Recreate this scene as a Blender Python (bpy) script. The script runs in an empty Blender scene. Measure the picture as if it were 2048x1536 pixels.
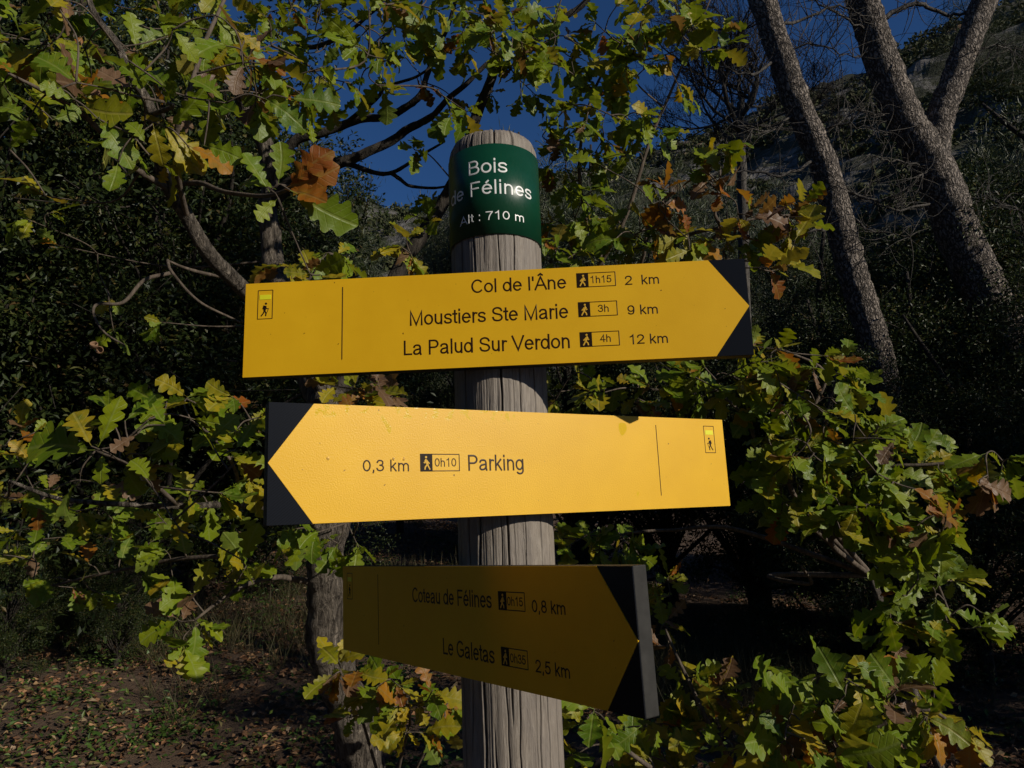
import bpy, math, random
import numpy as np
from mathutils import Matrix, Vector, noise as mnoise

R = math.radians
scene = bpy.context.scene
COL = scene.collection
rng = np.random.default_rng(7)
random.seed(7)

# ------------------------------------------------------------------ camera, sky, sun, exposure
CAMZ = 1.62
FPX, PITCH, ROLL = 1426.3, R(10.729), R(-2.1438)
FW = np.array([0, math.cos(PITCH), math.sin(PITCH)])
_up = np.array([0, -math.sin(PITCH), math.cos(PITCH)]); _rt = np.array([1., 0, 0])
RT = _rt * math.cos(ROLL) + _up * math.sin(ROLL)
UP = -_rt * math.sin(ROLL) + _up * math.cos(ROLL)
CAM = np.array([0, 0, CAMZ])
cd = bpy.data.cameras.new('camera')
cd.sensor_width = 36; cd.lens = 36 * FPX / 2048; cd.clip_start = .02; cd.clip_end = 3000
cam = bpy.data.objects.new('camera', cd); COL.objects.link(cam)
cam.matrix_world = Matrix(((RT[0], UP[0], -FW[0], 0), (RT[1], UP[1], -FW[1], 0), (RT[2], UP[2], -FW[2], CAMZ), (0, 0, 0, 1)))
scene.camera = cam

SUN_EL, SUN_AZ = R(21.5), R(124.0)          # azimuth clockwise from +Y (view direction) seen from above
SUN = np.array([math.sin(SUN_AZ) * math.cos(SUN_EL), math.cos(SUN_AZ) * math.cos(SUN_EL), math.sin(SUN_EL)])
world = bpy.data.worlds.new('World'); scene.world = world; world.use_nodes = True
wn = world.node_tree
sky = wn.nodes.new('ShaderNodeTexSky'); sky.sky_type = 'NISHITA'; sky.sun_disc = False
sky.sun_elevation = SUN_EL; sky.sun_rotation = SUN_AZ
sky.altitude = 700; sky.air_density = 1.0; sky.dust_density = 0; sky.ozone_density = 10.0
wn.links.new(sky.outputs[0], wn.nodes['Background'].inputs[0])
wn.nodes['Background'].inputs[1].default_value = .059
sl = bpy.data.lights.new('sun', 'SUN'); sl.energy = 4.0; sl.angle = R(.53); sl.color = (1, .92, .78)
so = bpy.data.objects.new('sun', sl); COL.objects.link(so)
so.rotation_euler = Vector(SUN).to_track_quat('Z', 'Y').to_euler()
so.location = (8, -6, 9)
cy = scene.cycles; cy.max_bounces = 4; cy.diffuse_bounces = 2; cy.glossy_bounces = 2; cy.transmission_bounces = 3; cy.use_adaptive_sampling = True; cy.adaptive_threshold = .02
vs = scene.view_settings
vs.view_transform = 'Standard'; vs.look = 'None'; vs.gamma = 1; vs.exposure = 0.0; vs.use_curve_mapping = False

# ------------------------------------------------------------------ helpers
def at(px, py, d):
    """place on the line of sight of photo pixel (px, py), d metres deep"""
    return CAM + (FW + RT * (px - 1024) / FPX - UP * (py - 768) / FPX) * d

def azel(px, py):
    v = FW + RT * (px - 1024) / FPX - UP * (py - 768) / FPX
    return math.atan2(v[0], v[1]), math.atan2(v[2], math.hypot(v[0], v[1]))

def unit(v):
    v = np.asarray(v, float)
    return v / (np.linalg.norm(v, axis=-1, keepdims=True) + 1e-12)

class MB:
    """collects geometry for ONE mesh object"""
    def __init__(s): s.V = []; s.F = []; s.n = 0; s.uv = []; s.rnd = []
    def add(s, V, F, uv=None, rnd=None):
        V = np.asarray(V, float)
        s.V.append(V)
        for f in F: s.F.append(np.asarray(f) + s.n)
        s.n += len(V)
        s.uv.append(np.zeros((len(V), 2)) if uv is None else uv)
        s.rnd.append(np.zeros(len(V)) if rnd is None else (np.full(len(V), rnd) if np.isscalar(rnd) else rnd))
    def box(s, x0, x1, y0, y1, z0, z1):
        V = [(x, y, z) for x in (x0, x1) for y in (y0, y1) for z in (z0, z1)]
        s.add(V, [np.array([[0, 1, 3, 2], [4, 6, 7, 5], [0, 4, 5, 1], [2, 3, 7, 6], [0, 2, 6, 4], [1, 5, 7, 3]])])
    def prism(s, pts, y0, y1):
        """polygon in x,z extruded from y0 (front) to y1"""
        n = len(pts)
        V = [(x, y0, z) for x, z in pts] + [(x, y1, z) for x, z in pts]
        s.add(V, [np.array([list(range(n))]), np.array([list(range(n, 2 * n))[::-1]]),
                  np.array([[i, i + n, (i + 1) % n + n, (i + 1) % n] for i in range(n)])])
    def mesh(s, name, smooth=False):
        V = np.concatenate(s.V); me = bpy.data.meshes.new(name)
        me.vertices.add(len(V)); me.vertices.foreach_set('co', V.astype(np.float32).ravel())
        tot = np.concatenate([np.full(len(f), f.shape[1]) for f in s.F])
        loops = np.concatenate([f.ravel() for f in s.F]).astype(np.int32)
        me.loops.add(len(loops)); me.loops.foreach_set('vertex_index', loops)
        me.polygons.add(len(tot))
        st = np.concatenate([[0], np.cumsum(tot)[:-1]]).astype(np.int32)
        me.polygons.foreach_set('loop_start', st)
        uv = np.concatenate(s.uv); rn = np.concatenate(s.rnd)
        if uv.any():
            l = me.uv_layers.new(name='UVMap'); l.data.foreach_set('uv', uv[loops].astype(np.float32).ravel())
        if rn.any():
            a = me.attributes.new('rnd', 'FLOAT', 'POINT'); a.data.foreach_set('value', rn.astype(np.float32))
        me.update(calc_edges=True)
        me.polygons.foreach_set('use_smooth', np.full(len(tot), bool(smooth)))
        me.validate()
        return me
    def build(s, name, mat, parent=None, smooth=False):
        return obj(name, s.mesh(name, smooth), mat, parent)

def obj(name, me, mat=None, parent=None):
    if mat is not None and not me.materials: me.materials.append(M[mat])
    o = bpy.data.objects.new(name, me); COL.objects.link(o)
    if parent is not None: o.parent = parent
    return o

def tag(o, label=None, cat=None, group=None, kind=None):
    for k, v in (('label', label), ('category', cat), ('group', group), ('kind', kind)):
        if v: o[k] = v
    return o

def empty(name, loc=(0, 0, 0)):
    o = bpy.data.objects.new(name, None); o.empty_display_size = .1
    o.location = loc; COL.objects.link(o); return o

def catmull(P, n):
    P = np.asarray(P, float)
    Q = np.vstack([2 * P[0] - P[1], P, 2 * P[-1] - P[-2]])
    out = []
    for i in range(1, len(Q) - 2):
        t = np.linspace(0, 1, n, endpoint=False)[:, None]
        a, b, c, d = Q[i - 1], Q[i], Q[i + 1], Q[i + 2]
        out.append(.5 * (2 * b + (c - a) * t + (2 * a - 5 * b + 4 * c - d) * t * t + (3 * b - a - 3 * c + d) * t ** 3))
    out.append(P[-1:])
    return np.vstack(out)

def tube(mb, P, rad, sides=6, rnd=0., rough=0.):
    """round tapering limb through points P with radii rad"""
    P = np.asarray(P, float); n = len(P); rad = np.broadcast_to(np.asarray(rad, float), (n,))
    T = unit(np.gradient(P, axis=0))
    ref = np.array([.31, .17, .93]) if abs(T[0] @ np.array([.31, .17, .93])) < .9 else np.array([1., 0, 0])
    A = unit(np.cross(T, ref)); B = np.cross(T, A)
    th = np.linspace(0, 2 * np.pi, sides, endpoint=False)
    rr = np.repeat(rad[:, None], sides, 1)
    if rough: rr = rr * (1 + rough * rng.normal(size=rr.shape))
    V = P[:, None] + rr[..., None] * (A[:, None] * np.cos(th)[None, :, None] + B[:, None] * np.sin(th)[None, :, None])
    V = V.reshape(-1, 3)
    i = np.arange(n - 1)[:, None] * sides; j = np.arange(sides)[None]; k = (j + 1) % sides
    F = np.stack([i + j, i + k, i + sides + k, i + sides + j], -1).reshape(-1, 4)
    L = np.concatenate([[0], np.cumsum(np.linalg.norm(np.diff(P, axis=0), axis=1))])
    uv = np.stack([np.tile(th / (2 * np.pi), n), np.repeat(L, sides)], -1)
    mb.add(V, [F, np.array([np.arange(sides)[::-1]]), np.array([np.arange(sides) + (n - 1) * sides])], uv + 1e-6, rnd)

# ------------------------------------------------------------------ materials
M = {}
def nodes(name):
    m = bpy.data.materials.new(name); m.use_nodes = True; M[name] = m
    t = m.node_tree; b = t.nodes['Principled BSDF']
    return m, t, b, t.links.new
def ramp(t, fac, stops, interp='LINEAR'):
    r = t.nodes.new('ShaderNodeValToRGB'); r.color_ramp.interpolation = interp
    e = r.color_ramp.elements
    while len(e) < len(stops): e.new(.5)
    for x, (p, c) in zip(e, stops): x.position = p; x.color = (*c, 1) if len(c) == 3 else c
    t.links.new(fac, r.inputs[0]); return r.outputs[0]
def noise(t, vec, scale, detail=4, rough=.6, dist=0.):
    n = t.nodes.new('ShaderNodeTexNoise'); n.inputs['Scale'].default_value = scale
    n.inputs['Detail'].default_value = detail; n.inputs['Roughness'].default_value = rough; n.inputs['Distortion'].default_value = dist
    if vec is not None: t.links.new(vec, n.inputs['Vector'])
    return n.outputs[0]
def mapping(t, vec, scale=(1, 1, 1), loc=(0, 0, 0)):
    n = t.nodes.new('ShaderNodeMapping'); n.inputs['Scale'].default_value = scale; n.inputs['Location'].default_value = loc
    t.links.new(vec, n.inputs['Vector']); return n.outputs[0]
def coord(t, k='Object'): return t.nodes.new('ShaderNodeTexCoord').outputs[k]
def mix(t, f, a, b, typ='MIX'):
    n = t.nodes.new('ShaderNodeMix'); n.data_type = 'RGBA'; n.blend_type = typ
    for i, v in ((0, f), (6, a), (7, b)):
        if hasattr(v, 'is_linked'): t.links.new(v, n.inputs[i])
        else: n.inputs[i].default_value = v if i == 0 else (*v, 1)
    return n.outputs[2]
def math_(t, op, a, b=None, c=None):
    n = t.nodes.new('ShaderNodeMath'); n.operation = op
    for i, v in enumerate((a, b, c)):
        if v is None: continue
        if hasattr(v, 'is_linked'): t.links.new(v, n.inputs[i])
        else: n.inputs[i].default_value = v
    return n.outputs[0]
def bump(t, b, h, strength, dist=.01):
    n = t.nodes.new('ShaderNodeBump'); n.inputs['Strength'].default_value = strength; n.inputs['Distance'].default_value = dist
    t.links.new(h, n.inputs['Height']); t.links.new(n.outputs[0], b.inputs['Normal'])

def simple(name, col, rough=.6, spec=.5, nscale=0, namp=.3, bscale=0, bstr=.2, bdist=.001):
    m, t, b, ln = nodes(name)
    b.inputs['Roughness'].default_value = rough; b.inputs['Specular IOR Level'].default_value = spec
    if nscale:
        c = ramp(t, noise(t, coord(t), nscale, 5), [(.3, tuple(x * (1 - namp) for x in col)), (.7, tuple(min(1, x * (1 + namp)) for x in col))])
        ln(c, b.inputs['Base Color'])
    else: b.inputs['Base Color'].default_value = (*col, 1)
    if bscale: bump(t, b, noise(t, coord(t), bscale, 3), bstr, bdist)
    return m

def yellow_paint(name, wet):
    m, t, b, ln = nodes(name)
    co = coord(t)
    base = ramp(t, noise(t, co, 9, 6), [(.3, (.66, .365, .007)), (.7, (.73, .418, .010))])
    if wet:
        # drip marks and washed-off spots under the upper edge, a shape of their own
        sx = t.nodes.new('ShaderNodeSeparateXYZ'); ln(co, sx.inputs[0])
        up = math_(t, 'SUBTRACT', sx.outputs[2], .053); up = math_(t, 'MULTIPLY', up, 200); up.node.use_clamp = True
        lf = math_(t, 'LESS_THAN', sx.outputs[0], -.03); sp = ramp(t, noise(t, mapping(t, co, (1, 1, .8)), 95, 2, .5, .4), [(.555, (0, 0, 0)), (.575, (1, 1, 1))])
        f = math_(t, 'MULTIPLY', math_(t, 'MULTIPLY', up, lf), sp)
        f2 = ramp(t, noise(t, mapping(t, co, (1.6, 1, .9), (3.1, 0, 1.7)), 22, 1, .4, .2), [(.745, (0, 0, 0)), (.76, (1, 1, 1))])
        f = math_(t, 'MAXIMUM', f, f2)
        base = mix(t, math_(t, 'MULTIPLY', f, .9), base, (.62, .40, .004))
        ln(ramp(t, f, [(0, (.42,) * 3), (1, (.2,) * 3)]), b.inputs['Roughness'])
    else: b.inputs['Roughness'].default_value = .5
    sp = ramp(t, noise(t, co, 160, 1), [(.76, (1, 1, 1)), (.79, (.25, .2, .15))])   # fly specks
    ln(mix(t, 1., base, sp, 'MULTIPLY'), b.inputs['Base Color'])
    b.inputs['Specular IOR Level'].default_value = .30 if wet else .20
    bump(t, b, noise(t, co, 520, 2), .22 if wet else .14, .0012)
yellow_paint('yellow_paint', False); yellow_paint('yellow_paint_washed', True)
simple('black_core', (.024, .023, .021), .6, .25, 60, .35, 900, .25, .001)
simple('ink', (.026, .010, .003), .42, .2, 300, .35)
simple('ink_dark', (.014, .007, .004), .5, .12)
simple('icon_yellow', (.62, .36, .03), .5, .3)
simple('lime_mark', (.72, .70, .02), .4, .4)
simple('acorn', (.20, .115, .065), .7, .3, 200, .3)
simple('white_paint', (.80, .80, .78), .4, .5)
m, t, b, ln = nodes('black_corner')
b.inputs['Base Color'].default_value = (.008, .009, .012, 1); b.inputs['Roughness'].default_value = .22; b.inputs['Specular IOR Level'].default_value = .12
w = t.nodes.new('ShaderNodeTexWave'); w.inputs['Scale'].default_value = 150; w.bands_direction = 'DIAGONAL'; w.inputs['Distortion'].default_value = .3
mp = mapping(t, coord(t), (1, 0, -1.25)); ln(mp, w.inputs[0]); bump(t, b, w.outputs[1], .3, .0005)
m, t, b, ln = nodes('green_enamel')
co = coord(t)
ln(ramp(t, noise(t, co, 30, 3), [(.3, (.003, .042, .020)), (.7, (.004, .050, .024))]), b.inputs['Base Color'])
b.inputs['Specular IOR Level'].default_value = .36
ln(ramp(t, noise(t, mapping(t, co, (1, 1, .4)), 420, 2), [(.3, (.30,) * 3), (.72, (.40,) * 3), (.78, (.6,) * 3)]), b.inputs['Roughness'])
bump(t, b, noise(t, co, 60, 3), .04, .002)
m, t, b, ln = nodes('water_drop'); b.inputs['Base Color'].default_value = (.9, .8, .5, 1); b.inputs['Roughness'].default_value = .03
b.inputs['Transmission Weight'].default_value = .85; b.inputs['IOR'].default_value = 1.33

m, t, b, ln = nodes('weathered_wood')
co = coord(t)
g1 = noise(t, mapping(t, co, (1, 1, .14)), 230, 6, .7, .8)
g2 = noise(t, mapping(t, co, (1, 1, .16)), 30, 5, .65, .8)
g3 = noise(t, mapping(t, co, (1, 1, .02)), 90, 4, .7, .5)
c = ramp(t, g1, [(.25, (.135, .112, .088)), (.5, (.225, .192, .158)), (.75, (.32, .28, .235))])
c = mix(t, ramp(t, g2, [(.38, (.0,) * 3), (.72, (.75,) * 3)]), c, (.15, .128, .112))
c = mix(t, ramp(t, g3, [(.26, (.45,) * 3), (.34, (0,) * 3)]), c, (.07, .058, .05))
a = t.nodes.new('ShaderNodeAttribute'); a.attribute_name = 'rnd'
c = mix(t, a.outputs['Fac'], c, (.018, .015, .013))
ln(c, b.inputs['Base Color']); b.inputs['Roughness'].default_value = .6; b.inputs['Specular IOR Level'].default_value = .35
hh = math_(t, 'ADD', g1, math_(t, 'MULTIPLY', g3, .8)); bump(t, b, hh, .5, .003)

def bark(name, dark, light, sx, sz, strength=.8, dist=.02, kind='noise', zs=.25):
    m, t, b, ln = nodes(name)
    co = coord(t)
    if kind == 'plates':
        v = t.nodes.new('ShaderNodeTexVoronoi'); v.feature = 'DISTANCE_TO_EDGE'; v.inputs['Scale'].default_value = sx
        nn = t.nodes.new('ShaderNodeTexNoise'); nn.inputs['Scale'].default_value = sx * .9; ln(co, nn.inputs['Vector'])
        vm = t.nodes.new('ShaderNodeVectorMath'); vm.operation = 'MULTIPLY_ADD'; vm.inputs[1].default_value = (.06,) * 3
        ln(nn.outputs[1], vm.inputs[0]); ln(co, vm.inputs[2]); ln(mapping(t, vm.outputs[0], (1, 1, zs)), v.inputs['Vector'])
        h = ramp(t, v.outputs[0], [(0, (0,) * 3), (.22, (.75,) * 3), (.5, (1,) * 3)])
    else:
        h = ramp(t, noise(t, mapping(t, co, (1, 1, zs)), sx, 7, .7, .4), [(.36, (0,) * 3), (.62, (1,) * 3)])
    n2 = noise(t, co, sz, 5)
    c = ramp(t, math_(t, 'ADD', math_(t, 'MULTIPLY', h, .6), math_(t, 'MULTIPLY', n2, .4)), [(.25, dark), (.72, light)])
    ln(c, b.inputs['Base Color']); b.inputs['Roughness'].default_value = .85; b.inputs['Specular IOR Level'].default_value = .2
    bump(t, b, math_(t, 'ADD', h, math_(t, 'MULTIPLY', n2, .35)), strength, dist)
bark('oak_bark', (.040, .032, .025), (.22, .186, .152), 75, 50, 1., .014, 'noise', .16)
bark('twig_bark', (.05, .039, .03), (.125, .098, .076), 60, 30, .4, .003)
bark('pine_bark', (.040, .033, .028), (.245, .208, .178), 34, 40, 1., .018, 'plates', .26)
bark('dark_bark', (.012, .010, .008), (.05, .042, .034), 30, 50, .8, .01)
bark('dead_wood', (.03, .027, .024), (.105, .095, .085), 40, 60, .6, .01)

def leaf_material(name, stops, spots, vein, pale):
    m, t, b, ln = nodes(name)
    oi = t.nodes.new('ShaderNodeObjectInfo'); a = t.nodes.new('ShaderNodeAttribute'); a.attribute_name = 'rnd'
    rn = math_(t, 'FRACT', math_(t, 'ADD', oi.outputs['Random'], a.outputs['Fac']))
    base = ramp(t, rn, stops)
    uvn = t.nodes.new('ShaderNodeUVMap'); s = t.nodes.new('ShaderNodeSeparateXYZ'); ln(uvn.outputs[0], s.inputs[0])
    u, v = s.outputs[0], s.outputs[1]
    av = math_(t, 'ABSOLUTE', v)
    # blotches: yellowing from the edge, brown specks
    vo = t.nodes.new('ShaderNodeCombineXYZ'); ln(u, vo.inputs[0]); ln(v, vo.inputs[1]); ln(math_(t, 'MULTIPLY', rn, 57.), vo.inputs[2])
    n1 = noise(t, vo.outputs[0], 3.2, 4, .6)
    n2 = noise(t, vo.outputs[0], 17, 3, .6)
    base = mix(t, ramp(t, n1, [(.50, (0,) * 3), (.68, (.85,) * 3)]), base, spots[0])
    base = mix(t, ramp(t, n2, [(.66, (0,) * 3), (.73, (.8,) * 3)]), base, spots[1])
    # midrib and side veins
    mid = ramp(t, av, [(.012, (1,) * 3), (.034, (0,) * 3)])
    st = math_(t, 'FRACT', math_(t, 'MULTIPLY', math_(t, 'SUBTRACT', u, math_(t, 'MULTIPLY', av, .75)), 7.5))
    side = ramp(t, math_(t, 'ABSOLUTE', math_(t, 'SUBTRACT', st, .5)), [(.03, (.5,) * 3), (.085, (0,) * 3)])
    vm = math_(t, 'MAXIMUM', mid, side)
    base = mix(t, math_(t, 'MULTIPLY', vm, .6), base, vein)
    ge = t.nodes.new('ShaderNodeNewGeometry')
    base = mix(t, math_(t, 'MULTIPLY', ge.outputs['Backfacing'], .4), base, pale)   # downy underside of the blade
    ln(base, b.inputs['Base Color'])
    b.inputs['Roughness'].default_value = .45; b.inputs['Specular IOR Level'].default_value = .38
    bump(t, b, math_(t, 'ADD', math_(t, 'MULTIPLY', vm, -.5), math_(t, 'MULTIPLY', n2, .4)), .45, .004)
    tr = t.nodes.new('ShaderNodeBsdfTranslucent'); ln(mix(t, 1., base, (1.3, 1.15, .4), 'MULTIPLY'), tr.inputs[0])
    mx = t.nodes.new('ShaderNodeMixShader'); mx.inputs[0].default_value = .40
    ln(b.outputs[0], mx.inputs[1]); ln(tr.outputs[0], mx.inputs[2]); ln(mx.outputs[0], t.nodes['Material Output'].inputs[0])
leaf_material('leaf_green', [(0, (.075, .135, .005)), (.35, (.14, .215, .006)), (.7, (.225, .275, .008)), (1, (.095, .170, .008))],
              [(.20, .23, .012), (.10, .05, .015)], (.24, .29, .06), (.17, .22, .06))
leaf_material('leaf_yellow', [(0, (.26, .25, .010)), (.4, (.40, .30, .010)), (.75, (.20, .24, .010)), (1, (.42, .26, .010))],
              [(.13, .17, .015), (.20, .09, .015)], (.36, .32, .07), (.26, .25, .10))
leaf_material('leaf_orange', [(0, (.28, .095, .008)), (.4, (.38, .17, .010)), (.75, (.20, .065, .010)), (1, (.34, .09, .008))],
              [(.26, .16, .015), (.08, .03, .010)], (.30, .18, .05), (.22, .13, .06))
leaf_material('leaf_brown', [(0, (.13, .065, .032)), (.4, (.21, .125, .068)), (.75, (.09, .045, .022)), (1, (.25, .15, .085))],
              [(.16, .09, .035), (.06, .03, .015)], (.26, .17, .10), (.20, .13, .08))

def foliage_material(name, stops, rough=.4, trans=.18, spec=.5):
    m, t, b, ln = nodes(name)
    oi = t.nodes.new('ShaderNodeObjectInfo'); a = t.nodes.new('ShaderNodeAttribute'); a.attribute_name = 'rnd'
    rn = math_(t, 'FRACT', math_(t, 'ADD', math_(t, 'MULTIPLY', oi.outputs['Random'], .25), a.outputs['Fac']))
    c = ramp(t, rn, stops); ln(c, b.inputs['Base Color'])
    b.inputs['Roughness'].default_value = rough; b.inputs['Specular IOR Level'].default_value = spec
    tr = t.nodes.new('ShaderNodeBsdfTranslucent'); ln(c, tr.inputs[0])
    mx = t.nodes.new('ShaderNodeMixShader'); mx.inputs[0].default_value = trans
    ln(b.outputs[0], mx.inputs[1]); ln(tr.outputs[0], mx.inputs[2]); ln(mx.outputs[0], t.nodes['Material Output'].inputs[0])
foliage_material('evergreen', [(0, (.014, .023, .008)), (.5, (.027, .042, .011)), (.85, (.046, .064, .015)), (.94, (.08, .08, .016)), (1, (.12, .075, .03))], .45, .2, .28)
foliage_material('needles', [(0, (.022, .034, .012)), (.6, (.042, .058, .018)), (1, (.07, .078, .024))], .5)
foliage_material('scrub', [(0, (.022, .030, .012)), (.5, (.045, .055, .020)), (1, (.085, .082, .034))], .7, .1, .2)
foliage_material('dry_grass', [(0, (.05, .05, .02)), (.5, (.10, .08, .038)), (1, (.04, .05, .016))], .6, .3, .3)
foliage_material('litter', [(0, (.05, .026, .014)), (.3, (.12, .058, .028)), (.55, (.25, .125, .06)), (.75, (.34, .195, .10)), (.88, (.11, .09, .026)), (1, (.36, .26, .17))], .65, .1, .3)
foliage_material('herb', [(0, (.035, .075, .014)), (.6, (.06, .115, .018)), (1, (.10, .13, .022))], .5, .25, .4)

m, t, b, ln = nodes('forest_floor')
co = coord(t)
c = ramp(t, noise(t, co, 2.2, 8, .7), [(.3, (.030, .020, .012)), (.5, (.075, .045, .026)), (.62, (.11, .068, .04)), (.75, (.045, .05, .018))])
ln(mix(t, ramp(t, noise(t, co, 30, 4), [(.35, (0,) * 3), (.7, (.7,) * 3)]), c, (.13, .078, .046)), b.inputs['Base Color'])
b.inputs['Roughness'].default_value = .9; bump(t, b, noise(t, co, 24, 6, .7), .9, .05)
m, t, b, ln = nodes('hill_rock')
co = coord(t)
rk = noise(t, mapping(t, co, (1, 1, 2.2)), .16, 8, .68, .6)
c = ramp(t, noise(t, mapping(t, co, (1, 1, .4)), .6, 7, .7), [(.3, (.06, .056, .052)), (.55, (.14, .13, .12)), (.75, (.27, .25, .225))])
c = mix(t, ramp(t, rk, [(.49, (1,) * 3), (.57, (0,) * 3)]), c, (.030, .032, .015))
c = mix(t, ramp(t, noise(t, co, .05, 3), [(.64, (0,) * 3), (.7, (.6,) * 3)]), c, (.30, .17, .08))
ln(c, b.inputs['Base Color']); b.inputs['Roughness'].default_value = .95; bump(t, b, noise(t, co, .8, 8, .7), 1., 1.2)

# ------------------------------------------------------------------ ground and hillside
def elev_profile():
    pts = [(-900, 330), (-300, 360), (200, 380), (560, 400), (720, 410), (800, 412), (900, 395), (1100, 350), (1300, 305), (1400, 275), (1480, 262), (1560, 218),
           (1650, 165), (1740, 130), (1830, 76), (1900, 52), (2048, -10), (2400, -90), (2900, -60)]
    ae = np.array([azel(*p) for p in pts]); return ae[:, 0], ae[:, 1]
AZ_P, EL_P = elev_profile()
def ground_z(x, y):
    r = np.hypot(x, y)
    z = .05 * np.sin(x * 1.3 + .5) * np.cos(y * 1.1) + .03 * np.sin(x * 3.1 + y * 2.3)
    z = z * np.clip((r - .3) / 2, 0, 1)
    z = z + np.clip(y - 12, 0, 60) * .10 + np.clip(x - 5, 0, 40) * .12 + np.clip(y - 5, 0, 7) * (.06 + .13 / (1 + np.exp(x * 3)))
    return z
rs = np.concatenate([[.0], np.geomspace(.35, 900, 120)]); th = np.linspace(0, 2 * np.pi, 180, endpoint=False)
X = (rs[:, None] * np.sin(th)); Y = (rs[:, None] * np.cos(th)); Z = ground_z(X, Y)
mb = MB(); n = 180
i = np.arange(len(rs) - 1)[:, None] * n; j = np.arange(n)[None]; k = (j + 1) % n
mb.add(np.stack([X, Y, Z], -1).reshape(-1, 3), [np.stack([i + j, i + n + j, i + n + k, i + k], -1).reshape(-1, 4)])
tag(mb.build('ground', 'forest_floor', smooth=True), kind='structure')

CREST = 170.
def hill_pt(az, r):
    e = np.interp(az, AZ_P, EL_P)
    H = np.tan(e) * CREST
    u = np.clip((r - 45) / (CREST - 45), 0, 1.6)
    h = H * np.where(u < 1, .5 * u + .5 * u * u * (3 - 2 * u) * .9 + .05 * u, 1 - .35 * (u - 1))
    return h
nr, na = 150, 400
azs = np.linspace(R(-58), R(62), na); rr_ = np.linspace(44, 240, nr)
A, RR = np.meshgrid(azs, rr_)
X = RR * np.sin(A); Y = RR * np.cos(A); Zh = hill_pt(A, RR)
V = np.stack([X, Y, Zh], -1).reshape(-1, 3)
nz = np.array([mnoise.fractal(Vector(v * (.035, .035, .05)), 1.0, 2.1, 7) for v in V]).reshape(nr, na)
nz2 = np.array([mnoise.noise(Vector(v * .3)) for v in V]).reshape(nr, na)
amp = np.clip((RR - 44) / 40, 0, 1)
Zh = Zh + amp * (nz * 6.5 + nz2 * 1.3) - 1.5 + ground_z(X, Y) * np.clip(1 - (RR - 44) / 30, 0, 1)
HILL = (azs, rr_, Zh)
mb = MB(); i = np.arange(nr - 1)[:, None] * na; j = np.arange(na - 1)[None]
mb.add(np.stack([X, Y, Zh], -1).reshape(-1, 3), [np.stack([i + j, i + j + 1, i + na + j + 1, i + na + j], -1).reshape(-1, 4)])
tag(mb.build('hillside', 'hill_rock'), kind='structure')

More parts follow.
